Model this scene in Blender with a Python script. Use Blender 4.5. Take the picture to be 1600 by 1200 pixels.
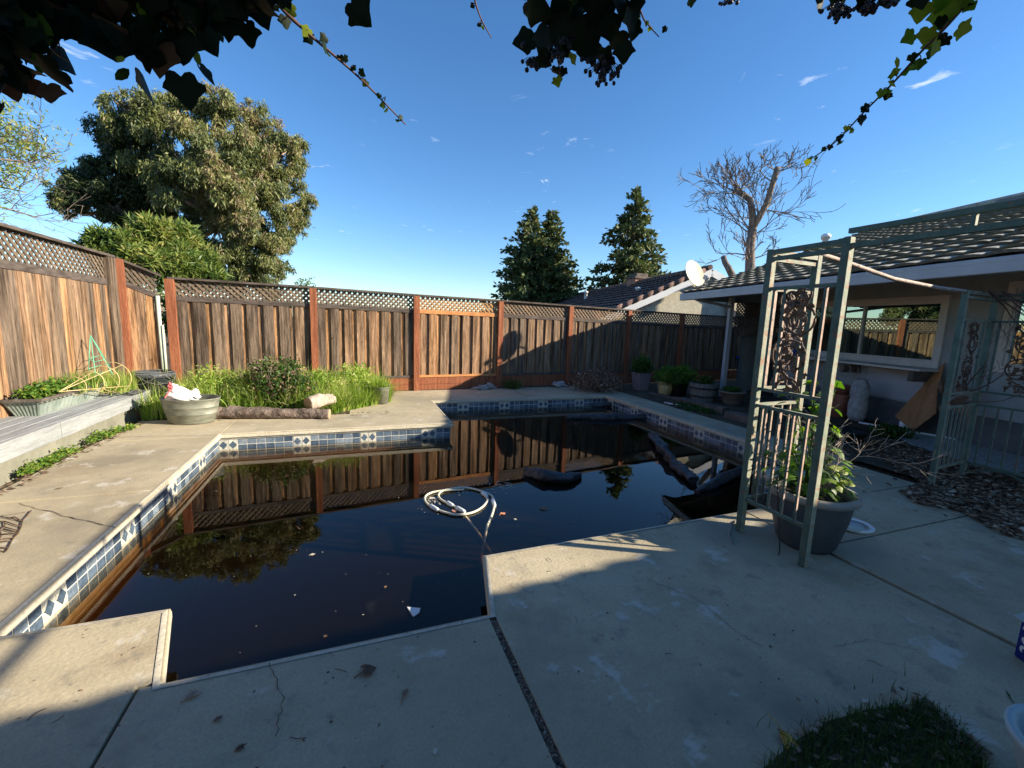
import bpy, math, random
import numpy as np
from mathutils import Vector, Matrix, noise as mnoise
random.seed(7); rng = np.random.default_rng(7)
R = math.radians; PI = math.pi
for o in list(bpy.data.objects): bpy.data.objects.remove(o)
S = bpy.context.scene; COL = S.collection

# ------------------------------------------------------------------ camera, sky, sun, exposure
FPX, PITCH, ROLL, YAW, EYE = 670.0, R(8.25), R(1.98), R(20.3), 1.5
def _w(X, Y, Z):
    ca, sa = math.cos(YAW), math.sin(YAW)
    return Vector((X*ca + Y*sa, -X*sa + Y*ca, Z))
c_, s_ = math.cos(ROLL), math.sin(ROLL)
c_right = _w(c_, s_*math.sin(PITCH), s_*math.cos(PITCH))
c_up = _w(-s_, c_*math.sin(PITCH), c_*math.cos(PITCH))
c_fwd = _w(0, math.cos(PITCH), -math.sin(PITCH))
cd = bpy.data.cameras.new('camera'); cam = bpy.data.objects.new('camera', cd); COL.objects.link(cam)
m = Matrix.Identity(4)
for i in range(3):
    m[i][0] = c_right[i]; m[i][1] = c_up[i]; m[i][2] = -c_fwd[i]
m[2][3] = EYE
cam.matrix_world = m
cd.sensor_width = 36; cd.lens = 36*FPX/1600; cd.clip_start = 0.03; cd.clip_end = 900
S.camera = cam
SUN_EL, SUN_AZ = R(23.4), R(-27.0)              # azimuth measured from +X towards +Y
sun_dir = Vector((math.cos(SUN_EL)*math.cos(SUN_AZ), math.cos(SUN_EL)*math.sin(SUN_AZ), math.sin(SUN_EL)))
W = bpy.data.worlds.new('World'); S.world = W; W.use_nodes = True
wn = W.node_tree.nodes; wl = W.node_tree.links; wn.clear()
wo = wn.new('ShaderNodeOutputWorld'); bg = wn.new('ShaderNodeBackground'); sk = wn.new('ShaderNodeTexSky')
sk.sky_type = 'NISHITA'; sk.sun_disc = False; sk.sun_elevation = SUN_EL
sk.sun_rotation = PI/2 - SUN_AZ
sk.air_density = 1.0; sk.dust_density = 0.1; sk.ozone_density = 4.0; sk.altitude = 200
bg.inputs['Strength'].default_value = 0.093
# thin wisps of cloud, a layer looked up by where the view direction meets a high plane
tc = wn.new('ShaderNodeTexCoord'); sp = wn.new('ShaderNodeSeparateXYZ'); wl.new(tc.outputs['Generated'], sp.inputs[0])
mx = wn.new('ShaderNodeMath'); mx.operation = 'MAXIMUM'; mx.inputs[1].default_value = 0.03; wl.new(sp.outputs['Z'], mx.inputs[0])
dx = wn.new('ShaderNodeMath'); dx.operation = 'DIVIDE'; wl.new(sp.outputs['X'], dx.inputs[0]); wl.new(mx.outputs[0], dx.inputs[1])
dy = wn.new('ShaderNodeMath'); dy.operation = 'DIVIDE'; wl.new(sp.outputs['Y'], dy.inputs[0]); wl.new(mx.outputs[0], dy.inputs[1])
cx = wn.new('ShaderNodeCombineXYZ'); wl.new(dx.outputs[0], cx.inputs[0]); wl.new(dy.outputs[0], cx.inputs[1])
n1 = wn.new('ShaderNodeTexNoise'); n1.inputs['Scale'].default_value = 5.5; n1.inputs['Detail'].default_value = 7; n1.inputs['Roughness'].default_value = .62; n1.inputs['Distortion'].default_value = .5
n2 = wn.new('ShaderNodeTexNoise'); n2.inputs['Scale'].default_value = 1.1; n2.inputs['Detail'].default_value = 1
wl.new(cx.outputs[0], n1.inputs['Vector']); wl.new(cx.outputs[0], n2.inputs['Vector'])
r1 = wn.new('ShaderNodeMapRange'); r1.inputs['From Min'].default_value = .62; r1.inputs['From Max'].default_value = .80; wl.new(n1.outputs['Fac'], r1.inputs['Value'])
r2 = wn.new('ShaderNodeMapRange'); r2.inputs['From Min'].default_value = .5; r2.inputs['From Max'].default_value = .68; wl.new(n2.outputs['Fac'], r2.inputs['Value'])
ml = wn.new('ShaderNodeMath'); ml.operation = 'MULTIPLY'; wl.new(r1.outputs[0], ml.inputs[0]); wl.new(r2.outputs[0], ml.inputs[1])
hs = wn.new('ShaderNodeHueSaturation'); hs.inputs['Saturation'].default_value = 1.16; hs.inputs['Hue'].default_value = .502; wl.new(sk.outputs[0], hs.inputs['Color'])
mc = wn.new('ShaderNodeMixRGB'); mc.inputs['Color2'].default_value = (6.0, 6.3, 6.8, 1)
wl.new(ml.outputs[0], mc.inputs['Fac']); wl.new(hs.outputs[0], mc.inputs['Color1'])
wl.new(mc.outputs[0], bg.inputs['Color']); wl.new(bg.outputs[0], wo.inputs[0])
sl = bpy.data.lights.new('sun', 'SUN'); sl.energy = 5.0; sl.angle = R(.55); sl.color = (1, .89, .71)
so = bpy.data.objects.new('sun', sl); COL.objects.link(so); so.rotation_euler = sun_dir.to_track_quat('Z', 'Y').to_euler(); so.location = (0, 0, 30)
S.view_settings.view_transform = 'Standard'; S.view_settings.look = 'None'; S.view_settings.exposure = 1.22; S.view_settings.gamma = 1
S.render.engine = 'CYCLES'; S.cycles.max_bounces = 8; S.cycles.transparent_max_bounces = 24; S.cycles.diffuse_bounces = 3; S.cycles.glossy_bounces = 4
S.cycles.use_denoising = True

# ------------------------------------------------------------------ where a line of sight meets a plane
def ray(px, py):
    d = c_fwd + c_right*((px-800)/FPX) - c_up*((py-600)/FPX)
    return d
EY = Vector((0, 0, EYE))
def G(px, py, z=0.0):
    d = ray(px, py); return EY + d*((z-EYE)/d.z)
def GY(px, py, y): d = ray(px, py); return EY + d*(y/d.y)
def GX(px, py, x): d = ray(px, py); return EY + d*(x/d.x)
def GD(px, py, D): d = ray(px, py); return EY + d*(D/math.hypot(d.x, d.y))
def GP(px, py, P, n):                       # plane through P with normal n
    d = ray(px, py); return EY + d*((P-EY).dot(n)/d.dot(n))
V = Vector

# ------------------------------------------------------------------ materials
def mat(name, c1, c2=None, scale=6, rough=.75, bump=0, bscale=None, stretch=(1, 1, 1), metal=0, spec=.4, attr=None, fine=None, detail=6, spots=None, lo=.35, hi=.65, trans=None, coat=0):
    m = bpy.data.materials.new(name); m.use_nodes = True; n = m.node_tree.nodes; l = m.node_tree.links
    b = n['Principled BSDF']; b.inputs['Roughness'].default_value = rough; b.inputs['Metallic'].default_value = metal
    b.inputs['Specular IOR Level'].default_value = spec
    if coat: b.inputs['Coat Weight'].default_value = coat
    tc = n.new('ShaderNodeTexCoord'); mp = n.new('ShaderNodeMapping'); mp.inputs['Scale'].default_value = stretch
    geo = n.new('ShaderNodeNewGeometry'); vec = geo.outputs['Position']
    if attr:                                # shift the grain from board to board
        at = n.new('ShaderNodeAttribute'); at.attribute_name = 'rnd'
        mu = n.new('ShaderNodeVectorMath'); mu.operation = 'MULTIPLY_ADD'; mu.inputs[1].default_value = (37, 23, 51)
        l.new(at.outputs['Vector'], mu.inputs[0]); l.new(vec, mu.inputs[2]); vec = mu.outputs[0]
    l.new(vec, mp.inputs[0])
    nz = n.new('ShaderNodeTexNoise'); nz.inputs['Scale'].default_value = scale; nz.inputs['Detail'].default_value = detail; nz.inputs['Roughness'].default_value = .6
    l.new(mp.outputs[0], nz.inputs['Vector'])
    rg = n.new('ShaderNodeMapRange'); rg.inputs['From Min'].default_value = lo; rg.inputs['From Max'].default_value = hi; l.new(nz.outputs['Fac'], rg.inputs['Value'])
    def rgb(c): return (*c, 1)
    if attr:
        cr = n.new('ShaderNodeValToRGB'); e = cr.color_ramp.elements
        while len(e) > 1: e.remove(e[-1])
        for i, (p, c) in enumerate(attr):
            if i == 0: e[0].position = p; e[0].color = rgb(c)
            else: q = e.new(p); q.color = rgb(c)
        l.new(at.outputs['Fac'], cr.inputs['Fac']); base = cr.outputs['Color']
        mxx = n.new('ShaderNodeMixRGB'); mxx.blend_type = 'MULTIPLY'; mxx.inputs['Fac'].default_value = 1
        c3 = n.new('ShaderNodeMixRGB'); c3.inputs['Color1'].default_value = rgb(c1); c3.inputs['Color2'].default_value = rgb(c2 or c1)
        l.new(rg.outputs[0], c3.inputs['Fac']); l.new(base, mxx.inputs['Color1']); l.new(c3.outputs[0], mxx.inputs['Color2'])
        col = mxx.outputs[0]
    else:
        c3 = n.new('ShaderNodeMixRGB'); c3.inputs['Color1'].default_value = rgb(c1); c3.inputs['Color2'].default_value = rgb(c2 or c1)
        l.new(rg.outputs[0], c3.inputs['Fac']); col = c3.outputs[0]
    if fine:                                # (scale, lo mult, hi mult)
        nf = n.new('ShaderNodeTexNoise'); nf.inputs['Scale'].default_value = fine[0]; nf.inputs['Detail'].default_value = 4; l.new(mp.outputs[0], nf.inputs['Vector'])
        rf = n.new('ShaderNodeMapRange'); rf.inputs['From Min'].default_value = .3; rf.inputs['From Max'].default_value = .7
        rf.inputs['To Min'].default_value = fine[1]; rf.inputs['To Max'].default_value = fine[2]; l.new(nf.outputs['Fac'], rf.inputs['Value'])
        mf = n.new('ShaderNodeMixRGB'); mf.blend_type = 'MULTIPLY'; mf.inputs['Fac'].default_value = 1; l.new(col, mf.inputs['Color1']); l.new(rf.outputs[0], mf.inputs['Color2']); col = mf.outputs[0]
    for sp_ in (spots or []):               # (scale, threshold, softness, colour, amount)
        ns = n.new('ShaderNodeTexNoise'); ns.inputs['Scale'].default_value = sp_[0]; ns.inputs['Detail'].default_value = 5; ns.inputs['Roughness'].default_value = .65; l.new(geo.outputs['Position'], ns.inputs['Vector'])
        rs = n.new('ShaderNodeMapRange'); rs.inputs['From Min'].default_value = sp_[1]; rs.inputs['From Max'].default_value = sp_[1]+sp_[2]; rs.inputs['To Max'].default_value = sp_[4]; l.new(ns.outputs['Fac'], rs.inputs['Value'])
        ms = n.new('ShaderNodeMixRGB'); l.new(rs.outputs[0], ms.inputs['Fac']); l.new(col, ms.inputs['Color1']); ms.inputs['Color2'].default_value = rgb(sp_[3]); col = ms.outputs[0]
    l.new(col, b.inputs['Base Color'])
    if bump:
        nb = n.new('ShaderNodeTexNoise'); nb.inputs['Scale'].default_value = bscale or scale*4; nb.inputs['Detail'].default_value = 5; l.new(mp.outputs[0], nb.inputs['Vector'])
        bp = n.new('ShaderNodeBump'); bp.inputs['Strength'].default_value = bump; bp.inputs['Distance'].default_value = .02; l.new(nb.outputs['Fac'], bp.inputs['Height']); l.new(bp.outputs[0], b.inputs['Normal'])
    if trans:
        tr = n.new('ShaderNodeBsdfTranslucent'); l.new(col, tr.inputs['Color'])
        hs = n.new('ShaderNodeHueSaturation'); hs.inputs['Value'].default_value = 1.5; hs.inputs['Saturation'].default_value = 1.15; hs.inputs['Hue'].default_value = .49; l.new(col, hs.inputs['Color']); l.new(hs.outputs[0], tr.inputs['Color'])
        mi = n.new('ShaderNodeMixShader'); mi.inputs[0].default_value = trans; l.new(b.outputs[0], mi.inputs[1]); l.new(tr.outputs[0], mi.inputs[2])
        l.new(mi.outputs[0], n['Material Output'].inputs['Surface'])
    return m
WOOD = [(0, (.11, .088, .070)), (.25, (.20, .155, .115)), (.45, (.27, .19, .125)), (.65, (.32, .205, .125)), (.85, (.38, .225, .115)), (1, (.43, .25, .12))]
M = {}
M['board'] = mat('weathered_boards', (.30, .27, .25), (1.45, 1.35, 1.28), scale=3.6, rough=.85, bump=.5, bscale=22, stretch=(6, 6, .35), spec=.15, attr=WOOD, fine=(24, .6, 1.25), spots=[(9, .66, .05, (.035, .022, .015), .8)])
M['lattice'] = mat('lattice_wood', (.7, .7, .7), (1.1, 1.05, 1.0), scale=12, rough=.85, spec=.15, attr=WOOD, bump=.3)
M['redpost'] = mat('redwood_posts', (.20, .065, .032), (.34, .125, .06), scale=4, rough=.8, bump=.4, bscale=24, stretch=(5, 5, .4), spec=.2, fine=(30, .7, 1.15))
M['cap'] = mat('grey_cap_rail', (.06, .048, .04), (.13, .105, .09), scale=5, rough=.9, bump=.4, stretch=(1, 1, 4), spec=.15)
M['fresh'] = mat('fresh_orange_rail', (.42, .17, .06), (.58, .27, .10), scale=6, rough=.75, bump=.2, spec=.2)
M['concrete'] = mat('deck_concrete', (.385, .325, .215), (.525, .445, .30), scale=1.4, rough=.85, bump=.14, bscale=45, spec=.25, fine=(90, .86, 1.07),
    spots=[(.7, .49, .16, (.225, .195, .14), .9), (1.7, .56, .12, (.26, .19, .115), .5), (6, .60, .10, (.22, .20, .16), .7), (3.2, .60, .06, (.60, .57, .50), .55), (26, .68, .03, (.10, .09, .075), .75), (13, .57, .10, (.30, .27, .21), .5), (.35, .52, .1, (.33, .29, .21), .6), (2.1, .66, .10, (.50, .47, .41), .6), (60, .70, .02, (.60, .58, .52), .5)])
M['coping'] = mat('coping_edge', (.46, .41, .31), (.56, .51, .40), scale=7, rough=.7, bump=.2, spec=.3, fine=(50, .8, 1.1))
M['grout'] = mat('white_grout', (.52, .50, .43), (.66, .63, .55), scale=20, rough=.8)
M['plaster'] = mat('pool_plaster', (.30, .26, .17), (.42, .38, .27), scale=3, rough=.9)
M['tile'] = mat('glazed_blue_tile', (.75, .8, .85), (1.15, 1.1, 1.05), scale=26, rough=.25, spec=.6, attr=[(0, (.05, .075, .11)), (.4, (.11, .15, .20)), (.75, (.27, .31, .35)), (.8, (.50, .48, .40)), (1, (.58, .56, .48))], fine=(60, .7, 1.3))
M['dirt'] = mat('bare_earth', (.06, .045, .03), (.12, .095, .065), scale=5, rough=.95, bump=.6, bscale=50, spec=.1)
M['field'] = mat('rough_ground', (.05, .055, .025), (.12, .11, .06), scale=.6, rough=.95)
M['gravel'] = mat('pale_gravel', (.20, .20, .19), (.42, .42, .40), scale=22, rough=.9, bump=1, bscale=40)
M['bench'] = mat('grey_painted_boards', (.24, .25, .25), (.34, .35, .35), scale=4, rough=.75, bump=.2, bscale=40, stretch=(6, .5, 6), fine=(30, .8, 1.1), spec=.25)
M['curb'] = mat('grey_green_curb', (.17, .165, .125), (.25, .24, .19), scale=5, rough=.9, bump=.3)
M['zinc'] = mat('galvanised_tub', (.17, .18, .14), (.30, .30, .24), scale=7, rough=.55, metal=.35, bump=.08, spec=.4, stretch=(1, 1, 3), spots=[(14, .6, .08, (.13, .10, .06), .5)])
M['darkmetal'] = mat('dark_inside', (.02, .02, .02), (.04, .04, .035), scale=6, rough=.8)
M['trough'] = mat('aged_metal_trough', (.20, .25, .21), (.36, .41, .36), scale=5, rough=.6, metal=.2, fine=(30, .8, 1.1), stretch=(1, 1, .5))
M['plasticgrey'] = mat('grey_plastic', (.055, .065, .075), (.08, .09, .10), scale=4, rough=.5, spec=.4, fine=(40, .85, 1.08))
M['rimgrey'] = mat('grey_plastic_rim', (.22, .21, .19), (.28, .265, .24), scale=6, rough=.5)
M['verdigris'] = mat('green_painted_iron', (.04, .085, .07), (.085, .14, .11), scale=9, rough=.6, spec=.4, bump=.15, bscale=60, spots=[(13, .60, .05, (.17, .085, .05), .8), (45, .64, .04, (.26, .25, .19), .5)])
M['rust_sunlit_bar'] = mat('rust_pink_sunlit_iron', (.46, .31, .24), (.58, .41, .33), scale=14, rough=.75, bump=.2, spots=[(22, .52, .06, (.16, .22, .18), .7), (50, .6, .04, (.12, .05, .03), .7)])  # rust, with the pink-cream of sunlit bar faces painted into the colour
M['lightened'] = mat('sunlit_green_paint', (.25, .29, .21), (.40, .38, .29), scale=9, rough=.7, bump=.15, spots=[(20, .54, .05, (.34, .19, .12), .8)])  # green paint with sunlight put into its colour, for the sunny sides
M['scroll'] = mat('rusty_scroll_iron', (.06, .035, .025), (.17, .10, .06), scale=30, rough=.7, bump=.3, spots=[(40, .58, .05, (.30, .26, .20), .6)])
M['leafgreen'] = mat('bright_leaves', (.6, .6, .6), (1.2, 1.2, 1.1), scale=9, rough=.5, attr=[(0, (.03, .07, .015)), (.5, (.07, .16, .025)), (.9, (.15, .27, .04)), (1, (.30, .36, .06))], trans=.4, spec=.35)
M['euc'] = mat('eucalyptus_leaves', (.7, .7, .7), (1.15, 1.15, 1.1), scale=1, rough=.5, attr=[(0, (.025, .045, .022)), (.4, (.095, .125, .045)), (.8, (.215, .235, .08)), (.95, (.30, .29, .11)), (1, (.26, .20, .12))], trans=.28, spec=.4)
M['olean'] = mat('oleander_leaves', (.7, .7, .7), (1.15, 1.15, 1.1), scale=3, rough=.45, attr=[(0, (.04, .08, .02)), (.5, (.12, .19, .045)), (.9, (.24, .29, .07)), (1, (.35, .33, .10))], trans=.32, spec=.4)
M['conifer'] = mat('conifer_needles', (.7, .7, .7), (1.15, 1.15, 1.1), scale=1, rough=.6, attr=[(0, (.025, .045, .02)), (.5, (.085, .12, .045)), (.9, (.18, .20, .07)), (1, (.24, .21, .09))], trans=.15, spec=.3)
M['grass'] = mat('tall_grass_blades', (.7, .7, .7), (1.15, 1.15, 1.1), scale=5, rough=.5, attr=[(0, (.06, .13, .02)), (.5, (.24, .37, .06)), (.9, (.42, .52, .13)), (1, (.60, .54, .26))], trans=.45, spec=.3)
M['lawn'] = mat('lawn_blades', (.7, .7, .7), (1.1, 1.1, 1.1), scale=5, rough=.6, attr=[(0, (.02, .045, .012)), (.7, (.06, .12, .025)), (.92, (.12, .19, .05)), (1, (.34, .29, .16))], trans=.35, spec=.3)
M['deadleaf'] = mat('dead_leaves', (.6, .6, .6), (1.2, 1.2, 1.2), scale=20, rough=.8, attr=[(0, (.06, .035, .025)), (.5, (.18, .11, .07)), (.85, (.34, .23, .15)), (1, (.50, .40, .30))], trans=.15, bump=.3)
M['litter'] = mat('brown_leaf_litter', (.6, .6, .6), (1.2, 1.2, 1.2), scale=20, rough=.9, spec=.1, attr=[(0, (.08, .045, .028)), (.5, (.24, .14, .085)), (.85, (.42, .28, .18)), (1, (.58, .46, .34))])
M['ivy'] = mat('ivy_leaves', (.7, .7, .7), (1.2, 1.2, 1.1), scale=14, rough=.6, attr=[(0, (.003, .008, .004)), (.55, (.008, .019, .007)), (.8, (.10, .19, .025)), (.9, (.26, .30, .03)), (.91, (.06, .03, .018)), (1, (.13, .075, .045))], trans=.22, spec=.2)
M['berry'] = mat('ivy_berries', (.012, .010, .015), (.03, .02, .03), scale=30, rough=.5)
M['stem'] = mat('vine_stems', (.07, .035, .03), (.13, .07, .05), scale=20, rough=.8)
M['twig'] = mat('pale_bare_twigs', (.30, .23, .18), (.46, .37, .30), scale=20, rough=.8)
M['bark'] = mat('grey_brown_bark', (.12, .095, .075), (.27, .22, .18), scale=6, rough=.9, bump=.8, bscale=14, stretch=(2, 2, .6), spec=.15)
M['eucbark'] = mat('peeling_bark', (.26, .18, .12), (.44, .34, .25), scale=3, rough=.85, bump=.4, stretch=(2, 2, .4))
M['log'] = mat('weathered_log', (.10, .075, .06), (.27, .21, .175), scale=9, rough=.9, bump=1, bscale=26, spec=.15, spots=[(18, .55, .06, (.05, .03, .022), .8)])
M['cutend'] = mat('cut_wood_end', (.30, .19, .11), (.48, .33, .20), scale=30, rough=.8)
M['wetlog'] = mat('wet_dark_log', (.012, .011, .012), (.05, .045, .045), scale=9, rough=.45, bump=1, bscale=22, spec=.5)
M['hose'] = mat('cream_hose', (.60, .55, .40), (.72, .67, .50), scale=20, rough=.5)
M['white'] = mat('white_plastic', (.68, .68, .66), (.78, .78, .76), scale=10, rough=.5)
M['cuff'] = mat('white_hose_cuff', (.66, .68, .66), (.74, .76, .74), scale=10, rough=.45)
M['stucco'] = mat('grey_teal_stucco', (.27, .30, .31), (.34, .37, .38), scale=4, rough=.9, bump=.4, bscale=120, fine=(60, .88, 1.06))
M['stuccodark'] = mat('dark_base_stucco', (.07, .075, .08), (.11, .12, .125), scale=4, rough=.9, bump=.3)
M['gutter'] = mat('grey_gutter', (.34, .34, .36), (.40, .40, .42), scale=3, rough=.5, spec=.4)
M['soffit'] = mat('soffit_boards', (.13, .13, .13), (.18, .18, .175), scale=5, rough=.85)
M['frame'] = mat('pale_window_frame', (.50, .47, .43), (.58, .55, .51), scale=8, rough=.6)
M['rooftile'] = mat('grey_roof_tile', (.32, .30, .245), (.50, .47, .39), scale=5, rough=.95, bump=.3, bscale=60, spec=.08, fine=(30, .7, 1.15), spots=[(3, .58, .08, (.26, .25, .21), .6)])
M['browntile'] = mat('brown_roof_tile', (.12, .075, .06), (.22, .145, .12), scale=5, rough=.9, bump=.2, fine=(8, .7, 1.2), spec=.15)
M['cream'] = mat('cream_stucco', (.58, .52, .38), (.68, .62, .47), scale=3, rough=.95, bump=.4, bscale=40, fine=(12, .85, 1.05))
M['whitetrim'] = mat('white_painted_trim', (.72, .71, .68), (.78, .77, .74), scale=3, rough=.6)
M['brick'] = mat('chimney_brick', (.26, .12, .08), (.42, .24, .17), scale=9, rough=.9, bump=.4)
M['ply'] = mat('orange_plywood', (.30, .14, .055), (.42, .21, .09), scale=3, rough=.75, stretch=(1, 4, 1), fine=(20, .85, 1.1))
M['terracotta'] = mat('terracotta', (.22, .075, .045), (.33, .13, .08), scale=8, rough=.8)
M['blackplastic'] = mat('black_plastic', (.012, .012, .012), (.025, .025, .025), scale=6, rough=.5)
M['bluepaint'] = mat('blue_plastic', (.01, .02, .16), (.015, .03, .22), scale=5, rough=.4)
M['carton'] = mat('deep_blue_carton', (.006, .012, .15), (.010, .018, .19), scale=5, rough=.45)
M['ceramic'] = mat('yellow_ceramic', (.36, .26, .11), (.46, .34, .16), scale=8, rough=.4, spec=.5)
M['pinkpot'] = mat('dusty_pink_pot', (.20, .16, .17), (.27, .22, .23), scale=8, rough=.8)
M['barrel'] = mat('grey_barrel_staves', (.13, .12, .11), (.22, .21, .19), scale=8, rough=.85, bump=.4, stretch=(3, 3, .6))
M['claybowl'] = mat('brown_clay_bowl', (.14, .11, .09), (.22, .17, .14), scale=8, rough=.85)
M['timber'] = mat('old_timber', (.07, .055, .045), (.15, .12, .10), scale=6, rough=.9, bump=.5)
M['soil'] = mat('potting_soil', (.03, .02, .015), (.06, .045, .03), scale=30, rough=.95, bump=.6)
M['greenwire'] = mat('green_coated_wire', (.10, .42, .26), (.16, .52, .34), scale=9, rough=.5)
M['yellowwire'] = mat('rusty_yellow_wire', (.50, .36, .15), (.62, .50, .25), scale=9, rough=.6)
M['rustwire'] = mat('rusty_thin_wire', (.07, .04, .025), (.12, .07, .04), scale=9, rough=.8)
M['blackhose'] = mat('grey_black_tubing', (.05, .05, .05), (.13, .13, .12), scale=9, rough=.7)
M['dish'] = mat('cream_dish', (.60, .56, .40), (.70, .67, .52), scale=5, rough=.6, spots=[(5, .52, .1, (.42, .33, .14), .6)])
M['bag'] = mat('white_cloth', (.68, .64, .60), (.80, .77, .74), scale=12, rough=.9, bump=.3)
M['red'] = mat('faded_red', (.60, .10, .10), (.70, .18, .18), scale=6, rough=.8)
M['tubwhite'] = mat('blue_white_plastic', (.34, .42, .42), (.42, .50, .50), scale=6, rough=.5)
M['whiterock'] = mat('bleached_stone', (.26, .25, .25), (.42, .41, .40), scale=14, rough=.9, bump=.6)
M['greenpaint'] = mat('pale_green_metal', (.40, .47, .38), (.50, .56, .46), scale=9, rough=.7)
M['orangeleaf'] = mat('orange_wet_leaf', (.55, .20, .10), (.70, .33, .18), scale=20, rough=.5)
M['paleleaf'] = mat('pale_dry_leaf', (.45, .40, .30), (.60, .55, .45), scale=20, rough=.7)
M['yellowleaf'] = mat('yellow_dry_leaf', (.45, .25, .03), (.60, .38, .06), scale=30, rough=.6)
M['stain'] = mat('rust_red_stain', (.20, .10, .07), (.27, .19, .14), scale=20, rough=.9)
M['interior'] = mat('room_interior', (.03, .035, .035), (.06, .065, .06), scale=2, rough=.9)
def glassmat():
    m = bpy.data.materials.new('window_glass'); m.use_nodes = True; n = m.node_tree.nodes; l = m.node_tree.links
    for x in list(n):
        if x.type != 'OUTPUT_MATERIAL': n.remove(x)
    fr = n.new('ShaderNodeFresnel'); fr.inputs['IOR'].default_value = 3.8
    t = n.new('ShaderNodeBsdfTransparent'); t.inputs['Color'].default_value = (.55, .7, .62, 1)
    g = n.new('ShaderNodeBsdfGlossy'); g.inputs['Roughness'].default_value = 0.0; g.inputs['Color'].default_value = (.82, 1, .9, 1)
    nb = n.new('ShaderNodeTexNoise'); nb.inputs['Scale'].default_value = 1.2; bp = n.new('ShaderNodeBump'); bp.inputs['Strength'].default_value = .02; l.new(nb.outputs['Fac'], bp.inputs['Height']); l.new(bp.outputs[0], g.inputs['Normal'])
    mi = n.new('ShaderNodeMixShader'); l.new(fr.outputs[0], mi.inputs[0]); l.new(t.outputs[0], mi.inputs[1]); l.new(g.outputs[0], mi.inputs[2]); l.new(mi.outputs[0], n['Material Output'].inputs['Surface'])
    return m
M['glass'] = glassmat()
def watermat():
    m = bpy.data.materials.new('brown_pool_water'); m.use_nodes = True; n = m.node_tree.nodes; l = m.node_tree.links
    for x in list(n):
        if x.type != 'OUTPUT_MATERIAL': n.remove(x)
    fr = n.new('ShaderNodeFresnel'); fr.inputs['IOR'].default_value = 1.33
    t = n.new('ShaderNodeBsdfTransparent'); g = n.new('ShaderNodeBsdfGlossy'); g.inputs['Roughness'].default_value = 0.0; g.inputs['Color'].default_value = (1, 1, 1, 1)
    geo = n.new('ShaderNodeNewGeometry'); nb = n.new('ShaderNodeTexNoise'); nb.inputs['Scale'].default_value = 1.6; nb.inputs['Detail'].default_value = 1; l.new(geo.outputs['Position'], nb.inputs['Vector'])
    bp = n.new('ShaderNodeBump'); bp.inputs['Strength'].default_value = .012; bp.inputs['Distance'].default_value = .1; l.new(nb.outputs['Fac'], bp.inputs['Height']); l.new(bp.outputs[0], g.inputs['Normal'])
    df = n.new('ShaderNodeBsdfDiffuse'); df.inputs['Color'].default_value = (.085, .05, .018, 1); mm = n.new('ShaderNodeMixShader'); mm.inputs[0].default_value = .05; l.new(t.outputs[0], mm.inputs[1]); l.new(df.outputs[0], mm.inputs[2])
    fs = n.new('ShaderNodeMath'); fs.operation = 'SUBTRACT'; fs.inputs[0].default_value = 1; l.new(geo.outputs['Backfacing'], fs.inputs[1]); fm = n.new('ShaderNodeMath'); fm.operation = 'MULTIPLY'; l.new(fr.outputs[0], fm.inputs[0]); l.new(fs.outputs[0], fm.inputs[1])   # light coming up from below is not mirrored back
    mi = n.new('ShaderNodeMixShader'); l.new(fm.outputs[0], mi.inputs[0]); l.new(mm.outputs[0], mi.inputs[1]); l.new(g.outputs[0], mi.inputs[2]); l.new(mi.outputs[0], n['Material Output'].inputs['Surface'])
    va = n.new('ShaderNodeVolumeAbsorption'); va.inputs['Color'].default_value = (.66, .53, .30, 1); va.inputs['Density'].default_value = 9
    l.new(va.outputs[0], n['Material Output'].inputs['Volume'])
    return m
M['water'] = watermat()

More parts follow.
